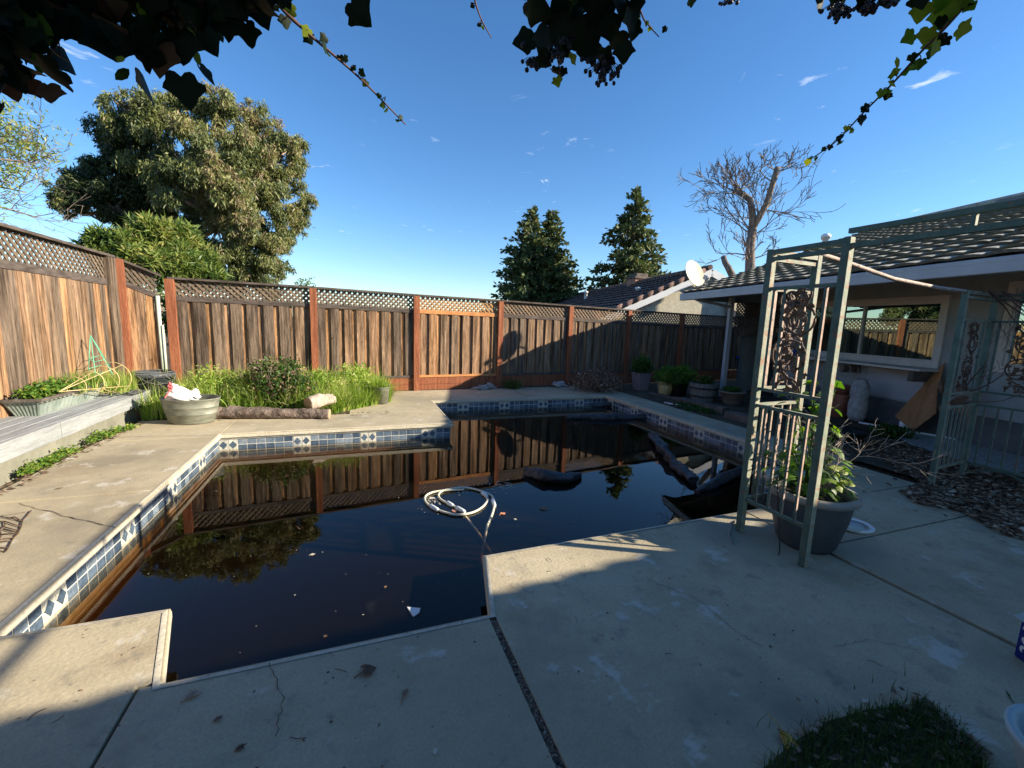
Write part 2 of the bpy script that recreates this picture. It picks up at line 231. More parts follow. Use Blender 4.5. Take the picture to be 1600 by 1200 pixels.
# ------------------------------------------------------------------ mesh builder
ORG = {}                                     # world origin of every object made here
class MB:
    def __init__(s): s.v = []; s.f = []; s.r = []; s.m = []; s.smooth = []; s.cm = 0; s.cr = 0.5; s.cs = False
    def face(s, idx): s.f.append(tuple(idx)); s.r.append(s.cr); s.m.append(s.cm); s.smooth.append(s.cs)
    def poly(s, pts):
        b = len(s.v); s.v += [tuple(p) for p in pts]; s.face(range(b, b+len(pts)))
    def obox(s, p, ux, uy, uz):               # corner and three edge vectors
        p, ux, uy, uz = V(p), V(ux), V(uy), V(uz); b = len(s.v)
        for k in range(8): s.v.append(tuple(p + ux*(k & 1) + uy*((k >> 1) & 1) + uz*((k >> 2) & 1)))
        F = [(0, 2, 3, 1), (4, 5, 7, 6), (0, 1, 5, 4), (2, 6, 7, 3), (0, 4, 6, 2), (1, 3, 7, 5)]
        if ux.cross(uy).dot(uz) < 0: F = [f[::-1] for f in F]
        for f in F: s.face([b+i for i in f])
        return s
    def box(s, x0, x1, y0, y1, z0, z1): return s.obox((x0, y0, z0), (x1-x0, 0, 0), (0, y1-y0, 0), (0, 0, z1-z0))
    def bar(s, p, q, w, t, side=None):        # w across, t along side
        p, q = V(p), V(q); d = (q-p).normalized()
        a = V(side) if side else (V((0, 0, 1)) if abs(d.z) < .9 else V((1, 0, 0)))
        a = (a - d*a.dot(d)).normalized(); c = d.cross(a)
        return s.obox(p - c*w/2 - a*t/2, c*w, a*t, q-p)
    def tube(s, pts, rad, n=8, cap=True, squash=1.0):
        pts = [V(p) for p in pts]; N = len(pts); rads = rad if isinstance(rad, (list, tuple)) else [rad]*N
        d0 = (pts[1]-pts[0]).normalized(); a = d0.orthogonal().normalized(); b0 = len(s.v); sm = s.cs; s.cs = n > 4
        for i, p in enumerate(pts):
            d = (pts[min(i+1, N-1)] - pts[max(i-1, 0)])
            d = d.normalized() if d.length > 1e-9 else d0
            a = (a - d*a.dot(d)); a = a.normalized() if a.length > 1e-6 else d.orthogonal().normalized(); c = d.cross(a)
            for k in range(n):
                t = 2*PI*k/n; s.v.append(tuple(p + (a*math.cos(t) + c*math.sin(t)*squash)*rads[i]))
        for i in range(N-1):
            for k in range(n):
                k2 = (k+1) % n; s.face((b0+i*n+k, b0+i*n+k2, b0+(i+1)*n+k2, b0+(i+1)*n+k))
        s.cs = False
        if cap and n > 3:
            s.face([b0+k for k in range(n)][::-1]); s.face([b0+(N-1)*n+k for k in range(n)])
        s.cs = sm; return s
    def lathe(s, prof, n=32, c=(0, 0, 0), sx=1, sy=1, rot=0):
        b0 = len(s.v); c = V(c); s0 = s.cs; s.cs = True
        for r, z in prof:
            for k in range(n):
                t = 2*PI*k/n; x, y = r*math.cos(t)*sx, r*math.sin(t)*sy
                s.v.append((c.x + x*math.cos(rot)-y*math.sin(rot), c.y + x*math.sin(rot)+y*math.cos(rot), c.z+z))
        for i in range(len(prof)-1):
            for k in range(n):
                k2 = (k+1) % n; s.face((b0+i*n+k, b0+i*n+k2, b0+(i+1)*n+k2, b0+(i+1)*n+k))
        s.cs = s0; return s
    def disc(s, c, r, n=24, sx=1, sy=1, rot=0):
        c = V(c); s.poly([(c.x+r*(sx*math.cos(t)*math.cos(rot)-sy*math.sin(t)*math.sin(rot)), c.y+r*(sx*math.cos(t)*math.sin(rot)+sy*math.sin(t)*math.cos(rot)), c.z) for t in [2*PI*k/n for k in range(n)]]); return s
    def ball(s, c, r, n=8, sz=1):
        c = V(c); return s.lathe([(max(1e-4, r*math.sin(PI*i/(n-1))), -r*sz*math.cos(PI*i/(n-1))) for i in range(n)], n, c)
def link(name, me, mats, parent, origin):
    for m_ in mats: me.materials.append(M[m_] if isinstance(m_, str) else m_)
    o = bpy.data.objects.new(name, me); COL.objects.link(o)
    po = ORG.get(parent.name, V((0, 0, 0))) if parent else V((0, 0, 0))
    o.location = origin - po; o.parent = parent; ORG[o.name] = origin.copy()
    return o
def build(name, mb, mats, parent=None, origin=None, bevel=0):
    mats = mats if isinstance(mats, (list, tuple)) else [mats]
    if origin is None: origin = ORG[parent.name] if parent else V((0, 0, 0))
    origin = V(origin)
    me = bpy.data.meshes.new(name); me.from_pydata([tuple(V(v)-origin) for v in mb.v], [], mb.f)
    at = me.attributes.new('rnd', 'FLOAT', 'FACE'); at.data.foreach_set('value', mb.r)
    me.polygons.foreach_set('material_index', mb.m); me.polygons.foreach_set('use_smooth', mb.smooth); me.update()
    o = link(name, me, mats, parent, origin)
    if bevel:
        bv = o.modifiers.new('bevel', 'BEVEL'); bv.width = bevel; bv.segments = 2; bv.limit_method = 'ANGLE'
    return o
def quads(name, Q, rnd, mats, parent=None, origin=None):     # Q: (n,4,3) numpy world coordinates
    mats = mats if isinstance(mats, (list, tuple)) else [mats]
    if origin is None: origin = ORG[parent.name] if parent else V((0, 0, 0))
    origin = V(origin); n = len(Q)
    me = bpy.data.meshes.new(name); me.vertices.add(n*4); me.vertices.foreach_set('co', (Q.reshape(-1, 3) - np.array(origin)).astype(np.float32).ravel())
    me.loops.add(n*4); me.loops.foreach_set('vertex_index', np.arange(n*4, dtype=np.int32))
    me.polygons.add(n); me.polygons.foreach_set('loop_start', np.arange(0, n*4, 4, dtype=np.int32))
    at = me.attributes.new('rnd', 'FLOAT', 'FACE'); at.data.foreach_set('value', np.clip(rnd, 0, 1).astype(np.float32))
    me.update(); me.validate()
    return link(name, me, mats, parent, origin)
def tag(o, label=None, cat=None, group=None, kind=None):
    if label: o['label'] = label
    if cat: o['category'] = cat
    if group: o['group'] = group
    if kind: o['kind'] = kind
    return o
def thing(name, label, cat, loc, group=None):
    o = bpy.data.objects.new(name, None); COL.objects.link(o); o.location = V(loc); o.empty_display_size = .2; ORG[o.name] = V(loc)
    return tag(o, label, cat, group)
def struct(name, mb, mats, bevel=0): return tag(build(name, mb, mats, bevel=bevel), kind='structure')
def U(a, b): return random.uniform(a, b)

# leaves as bent rhombi spread through a set of ellipsoids
def leaves(clumps, n_total, L, Wd, droop=0.0, shell=.5, rlo=0, rhi=1, shade=None, jit=.25):
    w = np.array([c[1]**2.4 * c[2] for c in clumps]); cnt = np.maximum(4, (w/w.sum()*n_total).astype(int)); out = []; rr = []
    for (c, r, wt, rb), k in zip(clumps, cnt):
        d = rng.normal(size=(k, 3)); d /= np.linalg.norm(d, axis=1)[:, None]
        rad = r*(shell + (1-shell)*rng.random(k)**.6)*(1+jit*rng.normal(size=k)*.5)
        # lumpy surface
        ph = rng.random(6)*6.28; lump = 1 + .22*np.sin(d[:, 0]*5+ph[0])*np.sin(d[:, 1]*5+ph[1])*np.sin(d[:, 2]*5+ph[2]) + .12*np.sin(d[:, 0]*11+ph[3])*np.sin(d[:, 2]*11+ph[4])
        sc = np.array(wt if isinstance(wt, tuple) else (1, 1, 1.0))
        P = np.array(c) + d*(rad*lump)[:, None]
        a = rng.normal(size=(k, 3)); a[:, 2] -= droop*1.6; a /= np.linalg.norm(a, axis=1)[:, None]
        b = np.cross(a, rng.normal(size=(k, 3))); b /= np.linalg.norm(b, axis=1)[:, None]
        l = L*(.6+.8*rng.random(k))[:, None]; ww = Wd*(.6+.8*rng.random(k))[:, None]
        q = np.stack([P, P+a*l*.45+b*ww*.5, P+a*l, P+a*l*.45-b*ww*.5], axis=1)
        out.append(q); rr.append(np.clip(rb + rng.normal(size=k)*.2, rlo, rhi))
    return np.concatenate(out), np.concatenate(rr)
def blades(pts, h, w, lean=.35, rb=.5, seg=3):               # grass blades, pts (n,3)
    n = len(pts); P = np.array(pts); H = h*(.55+.6*rng.random(n)); az = rng.random(n)*2*PI; ln = lean*rng.random(n)*1.3
    dirv = np.stack([np.cos(az), np.sin(az), np.zeros(n)], 1); side = np.stack([-np.sin(az+rng.normal(size=n)*.8), np.cos(az), np.zeros(n)], 1)
    Q = []; r = []; rv = np.clip(rb+rng.normal(size=n)*.22, 0, 1)
    for i in range(seg):
        t0, t1 = i/seg, (i+1)/seg
        def at(t): return P + np.stack([np.zeros(n), np.zeros(n), H*(t - .35*ln*t*t)], 1) + dirv*(H*ln*t*t)[:, None]
        w0, w1 = w*(1-t0**1.5)*.5, max(.0004, w*(1-t1**1.5)*.5)
        Q.append(np.stack([at(t0)-side*w0, at(t0)+side*w0, at(t1)+side*w1, at(t1)-side*w1], 1)); r.append(rv)
    return np.concatenate(Q), np.concatenate(r)
def branchy(mb, p, d, length, rad, depth, spread=.7, up=.15, n=4, kids=3, wig=.18, minr=.004):
    pts = [V(p)]; d = V(d).normalized(); k = 5
    for i in range(k):
        d = (d + V((U(-1, 1), U(-1, 1), U(-1, 1)))*wig + V((0, 0, up*.3))).normalized(); pts.append(pts[-1] + d*length/k)
    rads = [max(minr, rad*(1-.7*i/k)) for i in range(k+1)]
    mb.tube(pts, rads, n, cap=False)
    if depth > 0:
        for j in range(kids):
            i = random.randint(1, k); q = pts[i]; ax = (pts[i]-pts[i-1]).normalized()
            o_ = ax.orthogonal().normalized(); o_.rotate(Matrix.Rotation(U(0, 2*PI), 3, ax))
            nd = (ax + o_*U(.5, 1)*spread*1.5 + V((0, 0, up))).normalized()
            branchy(mb, q, nd, length*U(.45, .75), rads[i]*.7, depth-1, spread, up, 3, kids, wig, minr)

# ================================================================== THE SETTING
ZW = -.205                                   # water level
PX0, PX1, PY0, PY1, PYF = -1.575, 5.05, 2.455, 6.06, 7.86
# pool outline (counter-clockwise), near notch and far bay
POOL = [(-1.575, 2.45), (-.90, 2.45), (-.755, 1.925), (.63, 1.925), (.755, 2.475), (4.05, 2.535), (4.05, 3.3), (5.05, 3.3), (5.05, PYF), (1.34, PYF), (1.34, PY1), (-1.575, PY1)]
gb = MB()
for r_ in [(-300, 300, -300, 1.86), (-300, -1.66, 1.86, 300), (5.13, 300, 1.86, 300), (-1.66, 5.13, 7.94, 300)]:
    gb.box(r_[0], r_[1], r_[2], r_[3], -1.6, -.055)
struct('ground', gb, 'dirt')
# concrete deck slabs with real joints, bullnosed edges
db = MB(); Tz = -.05; g_ = .007; DX0 = -2.74
def slab(x0, x1, y0, y1): db.box(x0+g_, x1-g_, y0+g_, y1-g_, Tz, U(-.0015, .0015))
def pslab(P):
    b = len(db.v); n = len(P); zt = U(-.0015, .0015)
    db.v += [(x, y, Tz) for x, y in P] + [(x, y, zt) for x, y in P]
    db.face([b+i for i in range(n)][::-1]); db.face([b+n+i for i in range(n)])
    for i in range(n): j = (i+1) % n; db.face((b+i, b+j, b+n+j, b+n+i))
slab(DX0, -1.575+g_, 4.24, 5.98); slab(DX0, -1.575+g_, 2.46, 4.24); pslab([(DX0+g_, 1.007), (-.847, 1.007), (-.847, 1.936), (-.758, 1.936), (-.90, 2.45), (DX0+g_, 2.45)]); slab(DX0, -1.575+g_, 5.98, 7.05)
slab(-.84, .63, -2.5, 1.925+g_); slab(-4.5, -.84, -2.5, 1.0)
pslab([(.657, .107), (3.033, .107), (3.033, 2.517), (.755, 2.475), (.632, 1.93), (.657, 1.91)]); slab(3.06, 6.6, .1, 1.9); slab(.65, 3.04, -2.5, .1); slab(3.06, 6.6, -2.5, .1)
pslab([(3.047, 1.907), (4.743, 1.907), (4.743, 2.493), (4.05, 2.535), (3.047, 2.5175)]); slab(4.05-g_, 5.4, 2.50, 3.3+g_); slab(4.75, 6.6, 1.9, 2.5)
slab(5.05-g_, 5.95, 3.3, 5.3); slab(5.05-g_, 5.85, 5.3, 7.0); slab(5.05-g_, 5.75, 7.0, 8.75)
slab(-1.575, 1.34+g_, PY1-g_, 6.98); slab(-.1, 1.34+g_, 6.98, 7.86); slab(.5, 3.3, 7.86-g_, 9.12); slab(3.3, 5.05, 7.86-g_, 9.25)
deck = struct('pool_deck', db, 'concrete', bevel=.005)
# pool shell: walls, floor, tile band
pw = MB(); n_ = len(POOL); OFF = .035
def inset(P, d):
    out = []
    for i in range(len(P)):
        a, b, c = V(P[i-1]), V(P[i]), V(P[(i+1) % len(P)])
        e1 = (b-a).normalized(); e2 = (c-b).normalized(); n1_ = V((-e1.y, e1.x)); n2_ = V((-e2.y, e2.x))
        out.append(b - n1_*d - n2_*d)
    return out
PO = inset(POOL, OFF)
for i in range(n_):
    a, b = PO[i], PO[(i+1) % n_]
    pw.cm = 0; pw.poly([(a.x, a.y, -1.5), (a.x, a.y, -.385), (b.x, b.y, -.385), (b.x, b.y, -1.5)])
    pw.cm = 1; pw.poly([(a.x, a.y, -.385), (a.x, a.y, -.03), (b.x, b.y, -.03), (b.x, b.y, -.385)])
    # thin mortar bead under the coping
    e = (b-a).normalized(); nn = V((-e.y, e.x)); q = a + nn*.022
    pw.cm = 2; pw.obox((a.x, a.y, -.049), (nn.x*.016, nn.y*.016, 0), (b.x-a.x, b.y-a.y, 0), (0, 0, -.022))
pw.cm = 0; pw.poly([(p.x, p.y, -1.5) for p in PO])
struct('pool_walls', pw, ['plaster', 'grout', 'coping'])
tb = MB(); TW = .105
for i in range(n_):
    a, b = PO[i], PO[(i+1) % n_]; L_ = (b-a).length; e = (b-a).normalized(); nn = V((-e.y, e.x)); k = max(1, round(L_/TW)); w = L_/k; ph = random.randint(0, 7)
    for j in range(k):
        o_ = a + e*(j*w+.0055)
        for row in range(3):
            z1 = -.074 - row*.079; z0 = z1-.069
            dia = (j+ph) % 8 < 2 and row < 2
            tb.cr = U(.78, 1) if dia else (U(0, .62) if row < 2 else U(.1, .6))
            tb.obox((o_.x, o_.y, z0), (e.x*(w-.011), e.y*(w-.011), 0), (nn.x*.004, nn.y*.004, 0), (0, 0, z1-z0))
        if (j+ph) % 8 < 2:
            c = a + e*((j+.5)*w) + nn*.0065; zc = -.149; hw, hh = w*.40, .05; tb.cr = U(.05, .35)
            tb.poly([(c.x-e.x*hw, c.y-e.y*hw, zc), (c.x, c.y, zc-hh), (c.x+e.x*hw, c.y+e.y*hw, zc), (c.x, c.y, zc+hh)][::-1])
struct('pool_tiles', tb, 'tile')
wb = MB(); PW_ = inset(POOL, .06)
wb.poly([(p.x, p.y, ZW) for p in PW_]); wb.poly([(p.x, p.y, -1.49) for p in PW_][::-1])
for i in range(n_):
    a, b = PW_[i], PW_[(i+1) % n_]; wb.poly([(a.x, a.y, -1.49), (b.x, b.y, -1.49), (b.x, b.y, ZW), (a.x, a.y, ZW)])
struct('pool_water', wb, 'water')
cp = MB(); PI_ = inset(POOL, -.002); PJ = inset(POOL, .026)
for i in range(n_):
    a, b, c, d = PI_[i], PI_[(i+1) % n_], PJ[(i+1) % n_], PJ[i]; b0 = len(cp.v)
    prof = [(-.049, 0), (-.018, 0), (-.006, .2), (.0035, 1)]; pr = [(-.047, 0.0), (-.02, 0.0), (-.004, .18), (.003, .5), (.0032, 1)]
    for z_, t_ in pr: p_, q_ = a.lerp(d, t_), b.lerp(c, t_); cp.v += [(p_.x, p_.y, z_), (q_.x, q_.y, z_)]
    cp.cs = True
    for k in range(len(pr)-1): cp.face((b0+2*k, b0+2*k+1, b0+2*k+3, b0+2*k+2))
struct('pool_coping', cp, 'coping')
# joint strip filled with needles, and thin cracks
jb = MB()
jb.box(.618, .662, -2.5, 1.92, -.05, -.012)
struct('joint_strip', jb, 'timber')
ck = MB()
def crack(pts, w=.006):
    P = [G(*p, .004) for p in pts]; Q = []
    for a, b in zip(P[:-1], P[1:]):
        for i in range(8):
            t = i/8; q = a.lerp(b, t) + V((U(-1, 1), U(-1, 1), 0))*.008; Q.append(q)
    Q.append(P[-1])
    for a, b in zip(Q[:-1], Q[1:]):
        d = (b-a).normalized(); n__ = V((-d.y, d.x, 0))*w*U(.4, 1)*.5
        ck.poly([a-n__, a+n__, b+n__, b-n__][::-1])
crack([(30, 786), (110, 808), (180, 824)], .007); crack([(1010, 905), (1090, 935), (1150, 985), (1190, 1010)], .003); crack([(1300, 1010), (1360, 1000), (1440, 1015)], .0025); crack([(420, 1035), (445, 1090), (430, 1150)], .003); crack([(1480, 905), (1530, 930), (1600, 940)], .003); crack([(178, 683), (250, 681), (336, 680)], .007); crack([(0, 806), (40, 800)])
struct('deck_cracks', ck, 'soil')
jf = MB()
for (x0, x1, y0, y1) in ((-2.74, -1.6, 4.225, 4.255), (-2.74, -1.6, 5.965, 5.995), (-.855, -.825, 1.0, 1.9), (3.035, 3.065, .1, 2.48), (.66, 6.6, .085, .115), (3.07, 6.6, 1.885, 1.915), (4.76, 6.6, 2.485, 2.515), (4.735, 4.765, 1.92, 2.48), (4.1, 4.73, 2.485, 2.515), (-1.6, -.86, 6.965, 6.995), (5.08, 5.9, 5.285, 5.315), (5.08, 5.8, 6.985, 7.015), (3.285, 3.315, 7.9, 9.1)): jf.box(x0, x1, y0, y1, -.054, -.03+U(0, .002))
struct('joint_fill', jf, 'soil')
# beds and ground patches
bp_ = MB(); bp_.poly([(-2.8, 7.05, -.004), (-1.9, 7.03, -.004), (-.3, 6.95, -.004), (.25, 7.2, -.004), (.55, 7.8, -.004), (.62, 9.0, -.004), (-2.8, 8.8, -.004)])
bp_.poly([(.5, 9.0, .005), (3.2, 9.1, .005), (5.4, 9.2, .005), (5.4, 9.6, .005), (.5, 9.2, .005)])
bp_.poly([(5.6, 2.7, .002), (10, 1.5, .002), (12, 9.5, .002), (5.7, 9.3, .002)])
struct('planting_soil', bp_, 'dirt')
gv = MB(); gv.poly([(6.5, 1.7, .008), (8.1, 0.9, .008), (8.4, 3.6, .008), (7.9, 4.2, .008), (7.2, 3.5, .008)]); struct('gravel_bed', gv, 'gravel')

# ================================================================== FENCES
def lattice_mb(mb, A, B, z0A, z1A, z0B, z1B, out, sw=.034, step=.098):
    # two crossing layers of slats clipped to the panel, A and B are 2D ends
    L = (B-A).length; e = (B-A)/L
    for lay in (0, 1):
        off = lay*.011; k0 = -6; s = 1 if lay == 0 else -1; H = max(z1A-z0A, z1B-z0B)
        x = -H*1.2
        while x < L+H*1.2:
            # slat line: u = x + s*(v), v from 0..H
            c = []
            for v in (0, H):
                c.append((x + (s*v if s > 0 else H-v) , v))
            (u0, v0), (u1, v1) = c
            # clip to 0..L
            def cl(u0, v0, u1, v1):
                if u0 == u1: return None
                t0, t1 = 0, 1
                for lim, sg in ((0, 1), (L, -1)):
                    f0, f1 = sg*(u0-lim), sg*(u1-lim)
                    if f0 < 0 and f1 < 0: return None
                    if f0 < 0: t0 = max(t0, f0/(f0-f1))
                    if f1 < 0: t1 = min(t1, f0/(f0-f1))
                if t1-t0 < .03: return None
                return (u0+(u1-u0)*t0, v0+(v1-v0)*t0, u0+(u1-u0)*t1, v0+(v1-v0)*t1)
            r_ = cl(u0, v0, u1, v1)
            if r_:
                a0, b0, a1, b1 = r_
                zz = lambda u, v: z0A+(z0B-z0A)*u/L + v
                p = V((A.x+e.x*a0, A.y+e.y*a0, zz(a0, b0))) + out*off; q = V((A.x+e.x*a1, A.y+e.y*a1, zz(a1, b1))) + out*off
                mb.cr = random.choice(mb.rr); mb.bar(p, q, sw, .009, side=out)
            x += step*1.0
def bay(root, A, B, zA, zB, zb, out, lh=.27, rh=.075, kick=True, tones=(.05, .6), lat=(.05, .3), rail='cap', gap=.075, bw=.155, backgap=True, cap=True, kz=.34, dbl=False):
    """one fence bay from post A to post B; zA, zB underside of the cap"""
    e = (B-A).normalized(); L = (B-A).length; o3 = V((out.x, out.y, 0))
    P = lambda u, off, z: V((A.x+e.x*u+out.x*off, A.y+e.y*u+out.y*off, z))
    zt = lambda u: zA+(zB-zA)*u/L
    lm = MB(); lm.rr = [U(*lat) for _ in range(12)]
    lattice_mb(lm, V((A.x+e.x*.04, A.y+e.y*.04)), V((B.x-e.x*.04, B.y-e.y*.04)), zA-lh, zA, zB-lh, zB, o3)
    hx = V((A.x-out.x*.045+e.x*.05, A.y-out.y*.045+e.y*.05)); hy = V((B.x-out.x*.045-e.x*.04, B.y-out.y*.045-e.y*.04))
    if dbl: lattice_mb(lm, hx, hy, zA-lh, zA, zB-lh, zB, o3)
    build('lattice_panel', lm, 'lattice', root)
    rm = MB(); a, b = P(0, -.02, zt(0)-lh-rh), P(L, -.02, zt(L)-lh-rh); rm.obox(a, b-a, o3*.055, (0, 0, rh)); build('rail', rm, rail, root)
    if kick:
        rm = MB(); rm.obox(P(0, -.02, zb+kz-.045), (e.x*L, e.y*L, 0), o3*.06, (0, 0, .045)); build('rail', rm, rail, root)
    if kick:
        km = MB()
        for q in range(2): km.obox(P(0, -.005+q*.002, zb+q*(kz-.05)/2+.003), (e.x*L, e.y*L, 0), o3*.03, (0, 0, (kz-.05)/2-.006))
        build('kick_board', km, 'redpost', root)
    bm_ = MB(); z0 = zb+(kz if kick else .04); u = .045; i = 0
    while u < L-.06:
        w = min(bw*U(.94, 1.06), L-.045-u); bm_.cr = U(*tones) if random.random() < .85 else U(tones[0], min(1, tones[1]+.2))
        za, zc = zt(u)-lh-rh+.03, zt(u+w)-lh-rh+.03; jit = U(0, .006)
        b = len(bm_.v)
        for off in (jit, jit+.022):
            bm_.v += [tuple(P(u, off, z0)), tuple(P(u+w, off, z0)), tuple(P(u+w, off, zc)), tuple(P(u, off, za))]
        for f in ((3, 2, 1, 0), (4, 5, 6, 7), (0, 1, 5, 4), (2, 3, 7, 6), (1, 2, 6, 5), (3, 0, 4, 7)): bm_.face([b+q for q in f])
        u += w+gap*U(.85, 1.15) if backgap else w+.004
        i += 1
    if backgap:                             # the boards behind the gaps
        u = -.02
        while u < L:
            w = .2; bm_.cr = U(.55, .95)
            bm_.obox(P(u, -.03+U(0, .004), z0), (e.x*(w-.004), e.y*(w-.004), 0), o3*.02, (0, 0, zt(min(max(u, 0), L))-lh-rh-z0+.02)); u += w
    build('board_panel', bm_, 'board', root)
    if cap:
        cm_ = MB(); a, b = P(-.02, -.06, zt(0)), P(L+.02, -.06, zt(L)); cm_.obox(a, b-a, o3*.14, (0, 0, .034)); build('cap_rail', cm_, rail if rail == 'cap' else 'cap', root)
def post(root, p, z0, z1, w, mname, out, d=.09, off=-.03):
    pm = MB(); e = V((-out.y, out.x)); a = V((p.x - e.x*w/2 + out.x*off, p.y-e.y*w/2+out.y*off, z0))
    pm.obox(a, (e.x*w, e.y*w, 0), (out.x*d, out.y*d, 0), (0, 0, z1-z0)); pm.cr = .2
    build('post', pm, mname, root, bevel=.004)
def FY(x): return 9.1 + .094*(x-1.2)
bf = thing('wooden_fence', 'weathered grey board fence with redwood posts along the far side of the pool', 'fence', (1.2, 9.1, 0), 'backyard fences')
fo = V((.0936, -.9956))                       # outward normal, towards the pool
fx = [-2.83, -.71, 1.2, 3.08, 4.93, 6.73, 8.6, 10.5, 12.4]; fz = [2.0, 1.985, 1.955, 1.94, 1.915, 1.885, 1.86, 1.85, 1.84]
tones = [(.03, .5), (.05, .65), (.30, .85), (.12, .55), (.1, .5), (.1, .5), (.1, .5), (.1, .5)]
for i in range(len(fx)-1):
    A_, B_ = V((fx[i], FY(fx[i]))), V((fx[i+1], FY(fx[i+1])))
    bay(bf, A_, B_, fz[i], fz[i+1], -.02, fo, tones=tones[i], lat=(.88, 1) if i == 2 else (.05, .35) if i < 2 else (.2, .5), rail='fresh' if i == 2 else 'cap', bw=.165 if i == 0 else .15, gap=.085, dbl=i in (0, 1, 3))
for i, x in enumerate(fx): post(bf, V((x, FY(x))), -.02, fz[i]+.0, .12 if i else .13, 'redpost', fo, off=.0)
lf = thing('wooden_fence', 'tall orange brown board fence behind the grey bench on the left', 'fence', (-3.45, 6, 0), 'backyard fences')
lo_ = V((1, 0)); ly = [8.42, 5.2, 2.9, .6, -2]; lz = [2.25, 2.31, 2.35, 2.38, 2.4]
for i in range(4):
    bay(lf, V((-3.45, ly[i+1])), V((-3.45, ly[i]-(.10 if i == 0 else 0))), lz[i+1], lz[i], 0, lo_, lh=.33, rh=.09, kick=False, tones=(.08, .85), lat=(.05, .3), backgap=False, bw=.145)
    if i: post(lf, V((-3.45, ly[i])), 0, lz[i], .11, 'redpost', lo_, off=.0)
# two broad posts at the bend and the short return to the corner post
pm = MB(); pm.cr = .12; pm.obox((-3.49, 8.14, 0), (.11, 0, 0), (0, .22, 0), (0, 0, 2.25)); build('grey_post', pm, 'board', lf)
jo = V((.22, -.975)).normalized(); post(lf, V((-3.43, 8.52)), 0, 2.25, .17, 'redpost', jo, off=0)
ja, jb2 = V((-3.42, 8.56)), V((-2.90, 8.685)); jo = V((.234, -.972))
bay(lf, ja, jb2+V((-.06, -.012)), 2.25, 2.03, 0, jo, lh=.30, rh=.075, kick=False, tones=(.5, .95), backgap=False, bw=.112)
pm = MB(); pm.tube([(-2.985, 8.62, .1), (-2.985, 8.62, 1.72)], .028, 10); pm.tube([(-2.94, 8.60, .1), (-2.94, 8.60, 1.25)], .018, 8)
tag(build('drain_pipe', pm, 'greenpaint', None, (-2.98, 8.6, 0)), 'pale green vertical pipe standing in the fence corner', 'pipe')

# ================================================================== HOUSE ON THE RIGHT
HO = V((6.62, 2.54, 0)); he = V((.975, -.2217, 0)).normalized(); hh_ = V((.2217, .975, 0)).normalized()
def H(a, b, z): return HO + he*a + hh_*b + V((0, 0, z))
def roof_surface(mb, O, u, up, L0_, L1, N, course=.31, tw=.30, amp=.011, step=.034, ns=8, skew=0):
    """tile courses: O corner, u along the eave, up the slope; L0..L1 along u, N courses"""
    nrm = u.cross(up).normalized()
    if nrm.z < 0: nrm = -nrm
    for j in range(N):
        L0 = L0_ - skew*j*course
        nx = max(2, int((L1-L0)/tw*ns)); ph = (j % 2)*.5*0 + U(-.03, .03); b = len(mb.v); rows = []
        for i in range(nx+1):
            x = L0+(L1-L0)*i/nx; t = ((x/tw+ph) % 1.0)
            wv = 2*amp*abs(math.sin(PI*t))**.7
            tile = int(math.floor(x/tw+ph)); rs = random.Random(tile*131+j*17); jz = rs.uniform(-.004, .006); jl = rs.uniform(-.012, .012)
            lo = O + u*x + up*(j*course-.03+jl) + nrm*(step+wv+jz); lo2 = lo - nrm*(step+wv*.4) + up*.06; hi = O + u*x + up*((j+1)*course+.01) + nrm*(wv*.6)
            mb.v += [tuple(lo2), tuple(lo), tuple(hi)]
        for i in range(nx):
            p = b+i*3; q = p+3; mb.cs = False
            mb.face((p, q, q+1, p+1)); mb.face((p+1, q+1, q+2, p+2))
hs_ = thing('house', 'low grey stucco house with tiled roof and wide window right of the pool', 'house', HO)
ee = V((.9956, .0936, 0)); RP = R(17.2); NC = 23; SL = NC*.31
RO = V((5.67, 2.17, 2.27)); RK = V((6.97, 7.93, 2.27)); ru = (RK-RO).normalized(); RL = (RK-RO).length
upv = ee*math.cos(RP) + V((0, 0, math.sin(RP)))
KB = .69                                      # the near rake is skewed the other way
def HR(v, b, dz=0): return RO + ru*b + ee*(v*math.cos(RP)) + V((0, 0, v*math.sin(RP)+dz))
B0 = -.25
rm = MB(); kb_ = KB*math.cos(RP); roof_surface(rm, RO, ru, upv, B0, RL, NC, skew=kb_)
rm.poly([HR(.02, B0, -.03), HR(.02, RL-.02, -.03), HR(SL, RL-.02, -.03), HR(SL, B0-kb_*SL, -.03)])
rf = build('roof', rm, 'rooftile', hs_, HO)
dn = ee*math.cos(RP) - V((0, 0, math.sin(RP)))
r2 = MB(); r2.poly([HR(SL, B0-kb_*SL), HR(SL, RL), HR(SL, RL)+dn*SL, HR(SL, B0-kb_*SL)+dn*SL]); build('rear_roof_slope', r2, 'rooftile', hs_, HO)
r3 = MB()
for k in range(26):
    a = HR(SL, B0-kb_*SL+k*.405, .03); r3.tube([a, a+hh_*.42+V((0, 0, .012))], [.10, .085], 8)
build('ridge_tiles', r3, 'rooftile', rf)
r4 = MB()                                    # gutter along the eave and barge board up the far rake
r4.bar(HR(-.02, B0, -.085), HR(-.02, RL+.03, -.085), .11, .15, side=(0, 0, 1))
r4.bar(HR(-.055, B0, -.035), HR(-.055, RL+.03, -.035), .05, .04, side=(0, 0, 1))
build('gutter', r4, 'gutter', hs_, HO, bevel=.01)
r4 = MB(); r4.bar(HR(0, RL+.01, -.06), HR(SL, RL+.01, -.06), .05, .16, side=(0, 0, 1)); build('barge_board', r4, 'gutter', hs_, HO)
r4 = MB(); r4.bar(HR(0, B0, -.06), HR(SL, B0-kb_*SL, -.06), .05, .16, side=(0, 0, 1)); build('barge_board', r4, 'gutter', hs_, HO)
